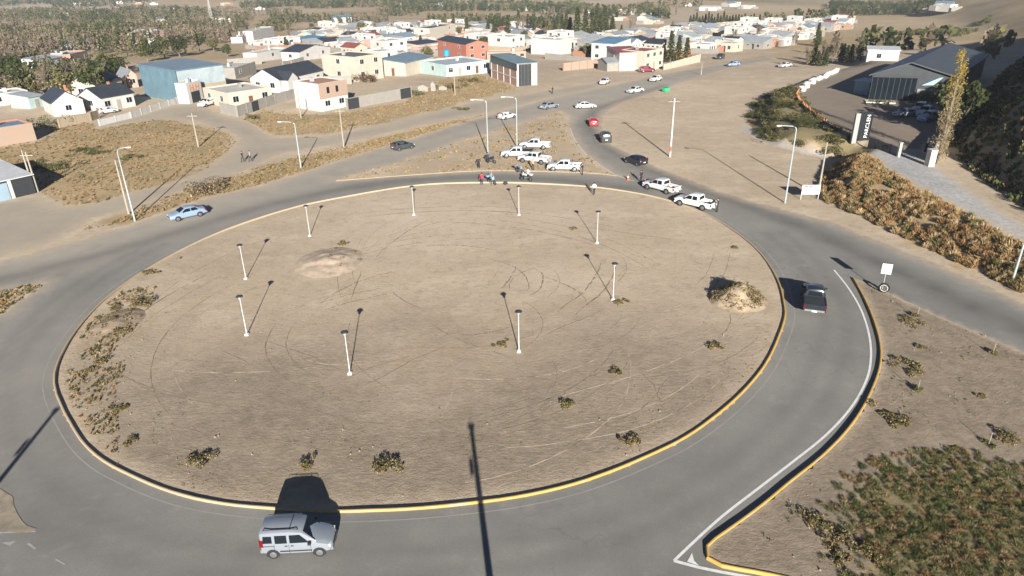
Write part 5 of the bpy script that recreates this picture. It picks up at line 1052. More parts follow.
def shell(e, Wd, D, h, wall, roof, rtype, rise, par=.35, eave=.3):
    if rtype == 'flat':
        m = MB(); t = .2; m.box(0, Wd, 0, t, -1.5, h); m.box(0, Wd, D - t, D, -1.5, h); m.box(0, t, t, D - t, -1.5, h); m.box(Wd - t, Wd, t, D - t, -1.5, h); m.build('wall', wall, e)
        m = MB(); m.box(t + .003, Wd - t - .003, t + .003, D - t - .003, h - par - .2, h - par); r = m.build('roof', roof, e)
        m = MB(); x = Wd * (.3 + .4 * random.random()); m.box(x, x + .7, D * .6, D * .6 + .7, h - par - .01, h - par + .9); m.build('water_tank', random.choice([W['grey'], W['white'], RF['zinc']]), r)
        return r
    if rtype == 'mono':
        m = MB(); m.add([(0, 0, -1.5), (Wd, 0, -1.5), (Wd, D, -1.5), (0, D, -1.5), (0, 0, h), (Wd, 0, h), (Wd, D, h + rise), (0, D, h + rise)], [(0, 3, 2, 1), (4, 5, 6, 7), (0, 1, 5, 4), (1, 2, 6, 5), (2, 3, 7, 6), (3, 0, 4, 7)]); m.build('wall', wall, e)
        m = MB(); m.slab([(-eave, -eave, h + .02 - rise * eave / D), (Wd + eave, -eave, h + .02 - rise * eave / D), (Wd + eave, D + eave, h + rise * (1 + eave / D) + .02), (-eave, D + eave, h + rise * (1 + eave / D) + .02)], (0, 0, 1), .12); return m.build('roof', roof, e)
    if rtype == 'gable_x':                        # ridge parallel to the front
        m = MB(); m.add([(0, 0, -1.5), (Wd, 0, -1.5), (Wd, D, -1.5), (0, D, -1.5), (0, 0, h), (Wd, 0, h), (Wd, D, h), (0, D, h), (0, D / 2, h + rise), (Wd, D / 2, h + rise)], [(0, 3, 2, 1), (0, 1, 5, 4), (2, 3, 7, 6), (1, 2, 6, 9, 5), (3, 0, 4, 8, 7), (4, 5, 9, 8), (6, 7, 8, 9)]); m.build('wall', wall, e)
        m = MB(); s = rise / (D / 2); z0 = h - s * eave + .03; zr = h + rise + .03
        m.slab([(-eave, -eave, z0), (Wd + eave, -eave, z0), (Wd + eave, D / 2, zr), (-eave, D / 2, zr)], (0, 0, 1), .12); m.slab([(-eave, D / 2, zr), (Wd + eave, D / 2, zr), (Wd + eave, D + eave, z0), (-eave, D + eave, z0)], (0, 0, 1), .12); r = m.build('roof', roof, e)
    else:
        m = MB(); m.add([(0, 0, -1.5), (Wd, 0, -1.5), (Wd, D, -1.5), (0, D, -1.5), (0, 0, h), (Wd, 0, h), (Wd, D, h), (0, D, h), (Wd / 2, 0, h + rise), (Wd / 2, D, h + rise)], [(0, 3, 2, 1), (0, 1, 5, 8, 4), (1, 2, 6, 5), (2, 3, 7, 9, 6), (3, 0, 4, 7), (4, 8, 9, 7), (8, 5, 6, 9)]); m.build('wall', wall, e)
        m = MB(); s = rise / (Wd / 2); z0 = h - s * eave + .03; zr = h + rise + .03
        m.slab([(-eave, -eave, z0), (Wd / 2, -eave, zr), (Wd / 2, D + eave, zr), (-eave, D + eave, z0)], (0, 0, 1), .12); m.slab([(Wd / 2, -eave, zr), (Wd + eave, -eave, z0), (Wd + eave, D + eave, z0), (Wd / 2, D + eave, zr)], (0, 0, 1), .12); r = m.build('roof', roof, e)
    m = MB(); m.box(Wd * .7, Wd * .7 + .45, D * .6, D * .6 + .45, h, h + rise + .6); m.build('chimney', W['brick'], r)
    return r
FOOT = []
def corner_frame(c, l, r, h):                     # roof corner pixels (near, left, right) seen at height h
    def at(p):
        z = h
        for _ in range(3):
            d = rays(p)[0]; t = (z - CAMH) / d[2]; q = d * t; z = h + float(terrain(q[0], q[1]))
        return q[:2]
    A, Lf, Rt = at(c), at(l), at(r); v1 = Rt - A; v2 = Lf - A; a1 = math.atan2(v1[1], v1[0]); a2 = math.atan2(v2[1], v2[0]) - math.pi / 2
    rz = a1 + .5 * ((a2 - a1 + math.pi) % (2 * math.pi) - math.pi)
    return np.array([A[0], A[1], float(terrain(*A))]), float(np.hypot(*v1)), float(np.hypot(*v2)), rz
def house(p0, p1, D, h, wall, roof, rtype, label, rise=1.6, front='d', left='w', storeys=1, cat='house', name='house', group=None, right=''):
    """front / left / right: string of d (door), w (window), g (garage gate), - (blank) spread along that face, per storey"""
    if isinstance(p0[0], tuple): a, Wd, D, rz = corner_frame(*p0, h)
    else: a, Wd, rz = frame_of(p0, p1)
    if not isinstance(D, (int, float)): c = G(*D); D = float(abs(-(c[0] - a[0]) * math.sin(rz) + (c[1] - a[1]) * math.cos(rz)))
    e = empty(name, a, rz, label, cat, group); FOOT.append((a[0] + math.cos(rz) * Wd / 2 - math.sin(rz) * D / 2, a[1] + math.sin(rz) * Wd / 2 + math.cos(rz) * D / 2, .5 * max(Wd, D)))
    r = shell(e, Wd, D, h, W[wall] if isinstance(wall, str) else wall, RF[roof] if isinstance(roof, str) else roof, rtype, rise)
    sh = h / storeys
    for face, spec, L in (('front', front, Wd), ('left', left, D), ('right', right, D)):
        for s_ in range(storeys):
            for k, ch in enumerate(spec):
                u = L * (k + .5) / len(spec); z = s_ * sh
                if ch == 'w' or (ch in 'dg' and s_ > 0): opening(e, face, u, z + sh * .36, min(1.3, L / len(spec) * .55), sh * .36, Wd, D)
                elif ch == 'd': opening(e, face, u, 0, .95, min(2.1, sh * .75), Wd, D, 'door', random.choice([DARKM, WOODP, M('door_brown', (.12, .06, .035), .6)]))
                elif ch == 'g': opening(e, face, u, 0, min(3., L / len(spec) * .8), min(2.5, sh * .8), Wd, D, 'gate', DARKM)
    return e, Wd, D, r
# --- left of the dirt track
bs, Wd, D, r_ = house(((175.5, 71), (140, 66.5), (222, 64.5)), 0, 0, 7.0, corr('shed_blue', (.12, .2, .245), .5, .2), 'steel', 'mono', 'big pale blue corrugated metal shed with shallow roof', .5, '', '', cat='shed', name='metal_shed')
for k in range(4): opening(bs, 'front', 1.0 + k * 1.2, 3.9, .75, .7, Wd, D)
m = MB(); m.box(.02, Wd - .02, -.06, -.002, -.5, 3.2); m.build('plinth', W['tan'], bs)
m = MB(); m.box(.02, Wd - .02, -.04, -.002, 3.2, 6.95); m.build('front_cladding', corr('shed_front', (.36, .42, .43), .5, .1), bs)
m = MB(); m.box(-.07, .015, -.07, .05, -.5, 7); m.build('corner_post', DARKM, bs)
hh, Wd, D, _ = house((190, 104), (204, 100), 3, 4.6, 'white', 'slab', 'flat', 'white entrance block with orange lettering before the blue shed', front='g', left='', cat='building', name='entrance_block')
def text_on(parent, body, size, mat, M4, name):
    cu = bpy.data.curves.new(name, 'FONT'); cu.body = body; cu.size = size; cu.align_x = 'CENTER'; cu.align_y = 'CENTER'; cu.extrude = .02; o = bpy.data.objects.new('t', cu); C.objects.link(o)
    dg = bpy.context.evaluated_depsgraph_get(); me = bpy.data.meshes.new_from_object(o.evaluated_get(dg)); bpy.data.objects.remove(o); me.transform(M4); me.materials.clear(); me.materials.append(mat)
    q = bpy.data.objects.new(name, me); C.objects.link(q); q.parent = parent; return q
text_on(hh, 'H.H', 2.1, M('orange_letters', (.6, .17, .04), .6), Matrix.Translation((Wd / 2, -.03, 3.3)) @ Matrix.Rotation(math.pi / 2, 4, 'X'), 'lettering')
house(((227, 93), (206, 87), (269, 86.5)), 0, 0, 3.4, 'cream', 'slab', 'flat', 'cream flat-roofed house with low parapet beside the dirt track', front='wdw', left='ww')
house((104, 112), (136, 106), 8, 3, 'white', 'dark', 'gable_x', 'white house with dark pitched roof near the dirt track bend', 1.8, 'wdw')
house((98, 98), (124, 91), 8, 3, 'beige', 'dark', 'gable_x', 'beige house with dark roof behind the white one', 1.6, 'ww')
house((55, 117), (86, 113), 10, 2.9, 'white', 'dark', 'gable_y', 'white gabled house with dark roof among olive trees', 2.0, '-w-', 'w')
house((-6, 107), (31, 102), 7, 2.8, 'white', 'zinc', 'flat', 'long low whitish house at the left edge', front='wdw')
house((31, 109), (46, 106), 6, 2.5, 'aqua', 'zinc', 'mono', 'small shed with pale greenish sheet roof', .5, 'd', '', cat='shed', name='shed')
house((44, 70), (65, 67), 7, 3, 'white', 'zinc', 'mono', 'long white house in front of the leafless wood', .6, 'www', '')
house((66, 66), (71, 65), 4, 4.5, 'blue', 'blue', 'flat', 'blue tower-like block beside the long white house', front='', left='', name='building', cat='building')
house((73, 66), (90, 63), 8, 4, 'brick', 'zinc', 'flat', 'unfinished brick house right of the long white one', front='w-w', left='')
house((-10, 148), (37, 140), 7, 3.2, 'brick', 'blue', 'flat', 'low brick building with blue roof at the left edge', front='--', left='')
sh8, Wd8, D8, _ = house((-6, 203), (36.5, 193), 13, 2.6, corr('black_clad', (.03, .035, .04)), 'white', 'mono', 'dark clad shed with bright white sloping roof at the left edge', .9, '', '', cat='shed', name='clad_shed')
m = MB(); m.box(Wd8 * .42, Wd8 * .5, -.1, -.003, -.5, 2.6); m.build('white_pillar', W['white'], sh8)
m = MB(); m.box(.1, Wd8 * .4, -.08, -.003, 0, 2.3); m.build('garage_door', W['blue'], sh8)
house((150, 44), (173, 42), 14, 4.5, 'pink', 'white', 'gable_y', 'pale long hall with white gable roof in the trees', 2.2, '', '')
house((129, 88), (139, 87), 8, 3, 'pink', 'grey', 'gable_y', 'small pink gabled house left of the blue shed', 1.5, 'w', 'w')
house((120, 91), (128, 89), 6, 3, 'tan', 'grey', 'flat', 'small tan house between dark roofs and blue shed', front='w', left='')
# --- middle of the town front
h13, Wd, D, r13 = house((281, 93), (324, 83), 9, 3.2, 'white', 'dark', 'gable_x', 'white house with broad black pitched roof and front gable', 2.2, '-wdw', 'ww')
m = MB(); m.add([(1.2, -1.5, -1), (5.2, -1.5, -1), (5.2, .2, -1), (1.2, .2, -1), (1.2, -1.5, 3.1), (5.2, -1.5, 3.1), (3.2, -1.5, 4.7), (1.2, 2.5, 3.1), (5.2, 2.5, 3.1), (3.2, 3.4, 4.7)], [(0, 1, 5, 6, 4), (0, 4, 7, 3), (1, 2, 8, 5), ]); m.build('gable_wing', W['white'], h13)
m = MB(); m.slab([(.9, -1.8, 2.9), (3.2, -1.8, 4.75), (3.2, 3.6, 4.75), (.9, 2.6, 2.9)], (0, 0, 1), .1); m.slab([(3.2, -1.8, 4.75), (5.5, -1.8, 2.9), (5.5, 2.6, 2.9), (3.2, 3.6, 4.75)], (0, 0, 1), .1); m.build('wing_roof', RF['dark'], r13)
h14, Wd, D, _ = house(((318, 84), (297, 80), (343, 79)), 0, 0, 5.8, 'white', 'slab', 'flat', 'unfinished two-storey house with white side and brick front', front='ww', left='', storeys=2)
m = MB(); m.box(.01, Wd - .01, -.12, -.003, 2.6, 5.75); m.build('brick_facing', W['brick'], h14)
m = MB(); m.box(.25, Wd - .25, .25, D - .25, 5.46, 5.56); m.build('brick_roof_bed', W['brick'], h14)
for u in (.3, .62): m = MB(); m.box(Wd * u - .35, Wd * u + .35, -.14, -.122, 3.6, 4.9); m.build('window_hole', GLASS, h14)
house(((354, 57), (332, 54), (374, 53.5)), 0, 0, 6.4, 'cream', 'darkslab', 'flat', 'two-storey cream house with dark flat roof', front='ww', left='-w-', storeys=2)
house(((405, 63), (382, 62), (427, 57.5)), 0, 0, 3.6, 'beige', 'steel', 'mono', 'beige house with blue grey sheet roof and red porch', .8, '-', '-d-')
house(((446, 65), (428, 61), (483, 60.5)), 0, 0, 3.2, 'aqua', 'zinc', 'flat', 'long low turquoise-white house with flat roof', front='wdwdw', left='w')
h19, Wd, D, _ = house(((517, 64), (481, 57.3), (538, 63)), 0, 0, 5.4, 'brick', 'teal', 'mono', 'brick shed with white pillars and tall black gate', .25, '', '', cat='shed', name='brick_shed')
m = MB(); m.box(.35, Wd * .7, -.09, -.003, 0, 5.2); gt = m.build('black_gate', DARKM, h19)
for u in (.2, .36, .53): m = MB(); m.box(Wd * u, Wd * u + .08, -.12, -.092, 0, 5.2); m.build('gate_bar', M('gate_bar', (.09, .095, .1), .6), gt)
m = MB(); m.box(-.1, -.003, 0, D - .1, 3.7, 5.35); m.build('dark_fascia', RF['dark'], h19)
for k in range(5): m = MB(); m.box(-.14, -.003, D * k / 4.2, D * k / 4.2 + .35, -.5, 3.7); m.build('pillar', W['white'], h19)
m = MB(); m.box(-.13, -.004, .4, D - .3, 1.7, 1.95); m.build('tie_beam', W['white'], h19)
m = MB(); m.box(-.05, .35, -.14, -.004, -.5, 5.3); m.build('pillar', W['white'], h19)
m = MB(); m.box(Wd * .72, Wd, -.1, -.004, -.5, 5.3); m.build('white_panel', W['white'], h19)
house(((466, 43.5), (450, 40), (485, 42)), 0, 0, 5.3, 'red', 'dark', 'gable_y', 'orange red two-storey house with dark roof', 1.0, 'ww', 'ww', storeys=2)
house((508, 52), (527, 51), 8, 4.4, 'brick', 'zinc', 'flat', 'brick house with pale columns behind the brick shed', front='w-w-w', left='')
house((531, 54), (558, 55), 9, 5.6, 'white', 'slab', 'flat', 'large bright white two-storey house behind the brick shed', front='---', left='w', storeys=2)
house((591, 60), (614, 61), 11, 5.6, 'white', 'blue', 'mono', 'two-storey house with bright blue sheet roof', .9, 'ww', 'w', storeys=2)
house((619, 71), (643, 70), 11, 5.0, 'white', 'red', 'mono', 'plain white two-storey house with red roof edge', .4, '--', '')
house((644, 71), (662.5, 68), 8, 5.4, 'cream', 'red', 'flat', 'cream corner house with arched window by the road', front='wdw', left='', storeys=2)
house((607, 71.5), (624, 70.5), 6, 2.4, 'grey', 'grey', 'gable_x', 'low grey shelter with pitched roof beside the white house', 1.0, '-d-', '', cat='shed', name='shelter')
house((254, 42), (275, 39), 8, 5.5, 'white', 'slab', 'flat', 'bright white block on the slope behind the town', front='--', left='')
house((243, 43), (252, 41), 6, 3, 'white', 'slab', 'flat', 'small white house left of the bright white block', front='w', left='')
house((300, 61), (331, 57), 8, 3, 'white', 'dark', 'gable_y', 'white house with black gable roof behind the compound walls', 1.6, 'ww', 'w')
house((309, 48.5), (326, 46), 8, 3.6, 'blue', 'blue', 'mono', 'pale blue shed with blue roof in the town', .5, '', '', cat='shed', name='shed')
house((236, 79), (257, 73.5), 7, 3, 'grey', 'slab', 'flat', 'grey block house right of the blue shed', front='w-', left='')
house((258, 62), (288, 58), 6, 3, 'white', 'slab', 'flat', 'long white wall-like house above the grey block house', front='-w-', left='')
house((378, 53), (401, 51), 8, 4.8, 'pink', 'slab', 'flat', 'pink house with flat roof behind the cream two-storey one', front='w-', left='', storeys=2)
house((418, 53), (440, 51), 7, 3.2, 'brick', 'dark', 'mono', 'low brick house with dark roof left of the red house', .6, '-w', '')
house((430, 41), (456, 38), 9, 6.2, 'cream', 'dark', 'flat', 'tall cream house in the middle of the town skyline', front='-w', left='w', storeys=2)
house((388, 46), (416, 44), 8, 3.2, 'white', 'steel', 'gable_x', 'white house with grey blue roof in the town middle', 1.6, 'wdw')
house((340, 47), (372, 46), 9, 3, 'beige', 'zinc', 'mono', 'wide beige house under a pale sheet roof', .5, 'w-w', '')
house((487, 60), (526, 59), 6, 2.6, 'brick', 'slab', 'flat', 'long low brick building behind the brick shed roof', front='---ww', left='')
house((333, 24), (352, 23.5), 14, 5, 'white', 'blue', 'gable_x', 'far hall with blue roof at the town edge', 1.6, '', '')
house((699, 10.8), (718, 10.8), 12, 3.4, 'white', 'white', 'gable_x', 'far long white shed in the fields', 1.2, '', '')
# --- compound walls
def compound_wall(px, h, mat, label, gates=(), t=.18):
    P = [G(*p) for p in px]; e = empty('compound_wall', P[0], 0, label, 'wall'); o0 = P[0]
    for k, (a, b) in enumerate(zip(P[:-1], P[1:])):
        d = (b - a)[:2]; L = float(np.hypot(*d)); rz = math.atan2(d[1], d[0]); n = max(1, int(L / 3)); m = MB()
        m.box(0, L, 0, t, -1.2, h); s = m.build('wall_section', mat, e); s.location = tuple(a - o0); s.rotation_euler = (0, 0, rz)
        for j in range(n + 1): m = MB(); x = min(L - .13, max(.13, L * j / n)); m.box(x - .12, x + .12, -.05, t + .05, -1.2, h + .08); q = m.build('pillar', mat, e); q.location = tuple(a - o0); q.rotation_euler = (0, 0, rz)
        for (kk, u, w) in gates:
            if kk == k: m = MB(); m.box(L * u - w / 2, L * u + w / 2, -.08, -.052, 0, h * .95); q = m.build('gate', DARKM, e); q.location = tuple(a - o0); q.rotation_euler = (0, 0, rz)
compound_wall([(221, 113), (238, 117), (276, 104), (297, 98)], 2.2, W['grey'], 'grey block wall with dark gate around the cream house', [(1, .45, 2.4)])
compound_wall([(347, 110), (412, 97)], 2.4, W['grey'], 'long pale grey wall with dark gates beside the unfinished house', [(0, .1, 3.0), (0, .9, 3.2)])
compound_wall([(100, 126), (132, 118), (178, 103)], 1.2, W['white'], 'white boundary wall along the dirt track below the blue shed')
compound_wall([(60, 128), (92, 121), (100, 118)], 1.7, W['tan'], 'low tan wall in front of the white house with dark roof')
compound_wall([(563, 71), (603, 67)], 2.2, W['brick'], 'rough unfinished brick wall at the dusty forecourt')
compound_wall([(545, 59), (590, 62)], 2.0, W['grey'], 'grey wall below the large white house')
compound_wall([(325, 84), (352, 84)], 2.0, W['grey'], 'grey wall between the black-roofed house and the cream one')
compound_wall([(228, 66), (262, 64)], 2.2, W['grey'], 'grey wall behind the grey block house')
compound_wall([(284, 70), (305, 66)], 2.4, W['grey'], 'grey wall behind the black-roofed house')
compound_wall([(664, 70), (700, 62)], 1.6, W['beige'], 'pale wall along the road beside the row of conifers')
# ruined wall in front of the turquoise house
e = empty('ruined_wall', G(418, 92), .3, 'broken white wall remains in the weeds', 'ruin')
for k, (x, w, h) in enumerate(((0, 2.5, 1.6), (3.2, 1.2, 2.2), (5.2, 2.0, 1.1))): m = MB(); m.slab([(x, 0, -.5), (x + w, 0, -.5), (x + w, 0, h * .6), (x + w * .5, 0, h), (x, 0, h * .8)], (0, 1, 0), .25); m.build('wall_remnant', W['grey'], e)
e = empty('blue_water_tank', G(447, 64), 0, 'bright blue water tank behind the turquoise-white house', 'tank')
m = MB(); m.tube([(0, 0, 2.6), (0, 0, 4.3), (0, 0, 4.6)], [1.0, 1.0, .4], 14); m.build('tank', M('tank_blue', (.02, .26, .55), .5), e, smooth=40)
m = MB()
for x, y in ((-.7, -.7), (.7, -.7), (.7, .7), (-.7, .7)): m.box(x - .08, x + .08, y - .08, y + .08, -.5, 2.6)
m.build('stand', DARKM, e)

# --- the rest of the town: one template per look, copied
def town_template(k, wall, roof, rtype, w, d, h, st):
    e = empty('house', (0, 0, 0), 0); r = shell(e, w, d, h, W[wall], RF[roof], rtype, 1.3); sh = h / st
    for s_ in range(st):
        for u in (.25, .75): opening(e, 'front', w * u, s_ * sh + sh * .35, 1.2, sh * .36, w, d)
        opening(e, 'left', d * .5, s_ * sh + sh * .35, 1.2, sh * .36, w, d); opening(e, 'right', d * .5, s_ * sh + sh * .35, 1.2, sh * .36, w, d)
    opening(e, 'front', w * .5, 0, .95, 2.1, w, d, 'door')
    m = MB(); m.box(-1.2, w * .62, -2.6, -2.45, -1, 1.6 + .3 * (k % 3)); m.build('yard_wall', W[('grey', 'white', 'brick', 'tan', 'grey')[k % 5]], e)
    m = MB(); m.box(-1.35, -1.2, -2.6, d + .8, -1, 1.6 + .3 * (k % 3)); m.build('yard_wall', W[('grey', 'white', 'brick', 'tan', 'grey')[k % 5]], e)
    if k % 3 == 0: m = MB(); m.box(w * .7, w + 1.2, d + .3, d + 3.2, -1, 2.2); m.build('lean_to', W['grey'], e)
    return e
TPL = [('white', 'zinc', 'flat', 9, 8, 3.0, 1, 'small white house with pale flat roof'), ('white', 'dark', 'gable_x', 9, 8, 2.9, 1, 'small white house with dark pitched roof'), ('cream', 'slab', 'flat', 8, 9, 3.1, 1, 'small cream house with flat slab roof'), ('cream', 'grey', 'gable_y', 8, 10, 2.9, 1, 'small cream gabled house with grey roof'), ('grey', 'zinc', 'mono', 9, 7, 2.8, 1, 'small grey house with sloping sheet roof'), ('pink', 'slab', 'flat', 8, 8, 3.0, 1, 'small pink house with flat roof'), ('brick', 'slab', 'flat', 9, 8, 3.0, 1, 'small bare brick house with flat roof'), ('tan', 'grey', 'gable_x', 9, 8, 2.8, 1, 'small tan house with grey pitched roof'), ('white', 'slab', 'flat', 9, 9, 5.6, 2, 'two-storey white house with flat roof'), ('beige', 'red', 'gable_x', 9, 8, 3.0, 1, 'small beige house with red roof'), ('aqua', 'zinc', 'mono', 8, 8, 3.0, 1, 'small pale aqua house with sheet roof'), ('white', 'steel', 'gable_y', 8, 10, 3.0, 1, 'small white gabled house with blue grey roof')]
tpl = [town_template(i, *t[:7]) for i, t in enumerate(TPL)]; used_t = [False] * len(TPL)
NEAR = np.array([(225, 62), (262, 46), (330, 27), (420, 24), (520, 32), (600, 38), (645, 34), (660, 60), (560, 58), (480, 52), (440, 58), (380, 60), (300, 60)], float); FAR = np.array([(640, 56), (636, 34), (690, 29), (760, 26), (845, 20), (842, 29), (790, 41), (735, 52), (690, 60)], float)
ang = math.radians(47); ux = np.array([math.cos(ang), math.sin(ang)]); uy = np.array([-math.sin(ang), math.cos(ang)]); placed = 0
for i in range(-30, 60):
    for j in range(-40, 60):
        p = np.array([0., 190.]) + ux * (i * 10.0 + 5 * (i // 8)) + uy * (j * 10.6 + 5.5 * (j // 2)) + rng.normal(size=2) * .8
        if p[1] < 150 or p[1] > 700: continue
        z = float(terrain(*p)); px = project([(p[0], p[1], z)])[0]
        isn = sdf(NEAR, px[0], px[1]) < 0; isf = sdf(FAR, px[0], px[1]) < 0
        if not (isn or isf) or rng.random() > (.9 if isf else .6): continue
        if any((p[0] - fx) ** 2 + (p[1] - fy) ** 2 < (fr + 5.5) ** 2 for fx, fy, fr in FOOT) or sdf(ROAD, p[0], p[1]) < 8: continue
        wt_ = np.array([6, .8, 5, .8, 2, 2, 2.4, .6, 1.4, .4, 1.2, .6]) if isf else np.array([4, 1.6, 3.4, 1.4, 2, 1.6, 2, 1.2, 1.4, .7, .9, 1.]); t = int(rng.choice(len(TPL), p=wt_ / wt_.sum()))
        o = tpl[t] if not used_t[t] else copy_tree(tpl[t]); used_t[t] = True
        o.location = (p[0], p[1], z); o.rotation_euler = (0, 0, ang + rng.integers(0, 2) * -math.pi / 2 + rng.normal() * .03); s = (.7 if isf else .8) + .28 * rng.random(); o.scale = (s, s * (.85 + .3 * rng.random()), .95 + .15 * rng.random())
        zone = 'in the far town' if isf else 'in the town middle'
        tag(o, TPL[t][7] + ' ' + zone, 'house', TPL[t][7] + 's ' + zone); placed += 1
        FOOT.append((p[0], p[1], 1.0))
VAL = [(20, 230, 20, 50), (150, 300, 4, 14), (-10, 60, 12, 18), (380, 520, 3, 9), (600, 680, 12, 24), (520, 620, 8, 14), (840, 900, 3, 14), (940, 960, 8, 12), (60, 160, 1, 6), (690, 760, 5, 12)]
for (x0, x1, y0, y1) in VAL:
    for k in range(5):
        g = G(x0 + rng.random() * (x1 - x0), y0 + rng.random() * (y1 - y0)); t = int(rng.choice([0, 0, 1, 3, 2, 11])); o = copy_tree(tpl[t]) if used_t[t] else tpl[t]; used_t[t] = True
        o.location = tuple(g); o.rotation_euler = (0, 0, rng.random() * 3); s = .85 + rng.random() * .4; o.scale = (s * 1.2, s, s)
        tag(o, TPL[t][7] + ' in the far valley', 'house', TPL[t][7] + 's far off in the valley')
for t, o in enumerate(tpl):
    if not used_t[t]:
        for ch in list(o.children): 
            for g2 in list(ch.children): bpy.data.objects.remove(g2)
            bpy.data.objects.remove(ch)
        bpy.data.objects.remove(o)

# past the limit the farthest houses are joined into one mass
TOWN = sorted([o for o in bpy.data.objects if o.parent is None and o.name.startswith('house') and o.get('group')], key=lambda o: o.location.y)
extra = TOWN[245:]
if extra:
    bpy.context.view_layer.update(); V = []; Fc = []; MI = []; mats = []
    def walk(o, mw):
        mw = mw @ (o.matrix_parent_inverse @ o.matrix_basis if o.parent else o.matrix_basis)
        if o.type == 'MESH':
            n0 = len(V); V.extend([tuple(mw @ v.co) for v in o.data.vertices]); mt = o.data.materials[0]
            if mt not in mats: mats.append(mt)
            for p in o.data.polygons: Fc.append(tuple(i + n0 for i in p.vertices)); MI.append(mats.index(mt))
        for ch in o.children: walk(ch, mw)
    for o in extra: walk(o, Matrix.Identity(4))
    doomed = []
    def gather(o):
        doomed.append(o)
        for ch in o.children: gather(ch)
    for o in extra: gather(o)
    bpy.data.batch_remove(doomed)
    me = bpy.data.meshes.new('distant_houses'); me.from_pydata(V, [], Fc)
    for mt in mats: me.materials.append(mt)
    me.polygons.foreach_set('material_index', MI); o = bpy.data.objects.new('distant_houses', me); C.objects.link(o); tag(o, 'mass of small pale houses farthest off beyond the town', kind='stuff')

# --- the dark hall with its yard
hall_m = corr('hall_dark', (.04, .046, .05), .5, .3); hroof = corr('hall_roof', (.062, .07, .076), .5, .3)
HF = np.array([72., 142.5]); E1 = np.array([.952, -.306]); E2 = np.array([.632, .775]); Wd = 14.5; D = 39.0; hz = float(terrain(76., 150.))
a = np.array([HF[0], HF[1], hz]); rz = math.atan2(E1[1], E1[0])
e = empty('gabled_hall', a, 0, 'large dark grey gabled hall with glass front in the yard', 'building'); FOOT.append((90, 155, 20))
EH = 4.7; RH = 2.4
def hall_part(m, name, mat, parent):              # the plan is skewed: front edge and long sides are not square
    m.v = [(x * E1[0] + y * E2[0], x * E1[1] + y * E2[1], z) for x, y, z in m.v]; return m.build(name, mat, parent)
X = Wd * .45
m = MB(); m.add([(0, 0, -1), (Wd, 0, -1), (Wd, D, -1), (0, D, -1), (0, 0, EH), (Wd, 0, EH), (Wd, D, EH), (0, D, EH), (X, 0, EH + RH), (X, D, EH + RH)], [(0, 3, 2, 1), (0, 1, 5, 8, 4), (1, 2, 6, 5), (2, 3, 7, 9, 6), (3, 0, 4, 7), (4, 8, 9, 7), (8, 5, 6, 9)]); hall_part(m, 'wall', hall_m, e)
m = MB(); m.slab([(-.5, -.9, EH - .1), (X, -.9, EH + RH + .05), (X, D + .4, EH + RH + .05), (-.5, D + .4, EH - .1)], (0, 0, 1), .2); hall_part(m, 'roof', hroof, e)
m = MB(); m.slab([(X, -.9, EH + RH + .05), (Wd + .5, -.9, EH - .1), (Wd + .5, D + .4, EH - .1), (X, D + .4, EH + RH + .05)], (0, 0, 1), .2); hall_part(m, 'roof', hroof, e)
m = MB(); m.box(.15, Wd * .56, -.35, -.02, 0, EH - .35); gf = hall_part(m, 'glass_front', GLASS, e)
for k in range(9): x = .15 + (Wd * .56 - .15) * k / 8; m = MB(); m.box(x - .04, x + .04, -.42, -.36, 0, EH - .35); hall_part(m, 'mullion', DARKM, gf)
m = MB(); m.box(.1, Wd * .57, -.8, -.37, EH - .34, EH - .08); hall_part(m, 'canopy', DARKM, e)
STONE = M('stone_cladding', (.2, .195, .18), .9, .35, 3)
m = MB(); m.box(Wd * .58, Wd - .05, -.25, -.02, -.5, 2.3); hall_part(m, 'stone_base', STONE, e)
m = MB(); m.slab([(Wd * .62, -.3, 3.0), (Wd * .76, -.3, 3.1), (Wd * .86, -.3, 4.6), (Wd * .82, -.3, 4.5)], (0, -1, 0), .05); hall_part(m, 'teal_banner', M('teal_banner', (.24, .42, .45), .6), e)
# shrubs against the hall
for k in range(7):
    x = Wd * (.6 + .06 * k); w_ = (a[0] + math.cos(rz) * x + math.sin(rz) * 2.0, a[1] + math.sin(rz) * x - math.cos(rz) * 2.0)
    o = empty('ornamental_shrub', (*w_, float(terrain(*w_))), 0, 'dark ornamental shrub against the stone base of the hall', 'shrub', 'shrubs against the hall'); V, Fc, cc = make_shrub(2.0, 2.2 + rng.random(), GRN * .8, .05); np_mesh('leaves', V, Fc, MATS['foliage'], o, cols=cc)
house((853, 93.5), (868, 95.5), 4, 2.6, M('container_blue', (.16, .24, .3), .6), 'steel', 'mono', 'blue grey container beside the glass front of the hall', .05, '-', '', cat='container', name='container')
house((866, 62), (898, 61), 7, 3.2, 'white', 'white', 'mono', 'long white cabin behind the hall', .3, '-w--', '', cat='cabin', name='cabin')
# planters in front of the hall
for k, (x0, x1, lb) in enumerate(((-1.0, 4.2, 'planter bed with low grass left of the hall entrance'), (6.2, 10.5, 'planter bed with low grass right of the hall entrance'))):
    o = empty('planter', (a[0] + math.cos(rz) * x0 + math.sin(rz) * 4.5, a[1] + math.sin(rz) * x0 - math.cos(rz) * 4.5, a[2]), rz, lb, 'planter'); L_ = x1 - x0
    for (b0, b1, c0, c1) in ((0, L_, 0, .2), (0, L_, 2.0, 2.2), (0, .2, .2, 2.0), (L_ - .2, L_, .2, 2.0)): m = MB(); m.box(b0, b1, c0, c1, -.1, .25); m.build('kerb', CONC, o)
    pts = np.c_[.3 + rng.random(200) * (L_ - .6), .3 + rng.random(200) * 1.6, .1 + .25 * rng.random(200)]; V, Fc, cc = leaf_cloud(pts, .16, mixpal(200, (OLV, .6), (TAN, .4))); np_mesh('plants', V, Fc, MATS['foliage'], o, cols=cc)
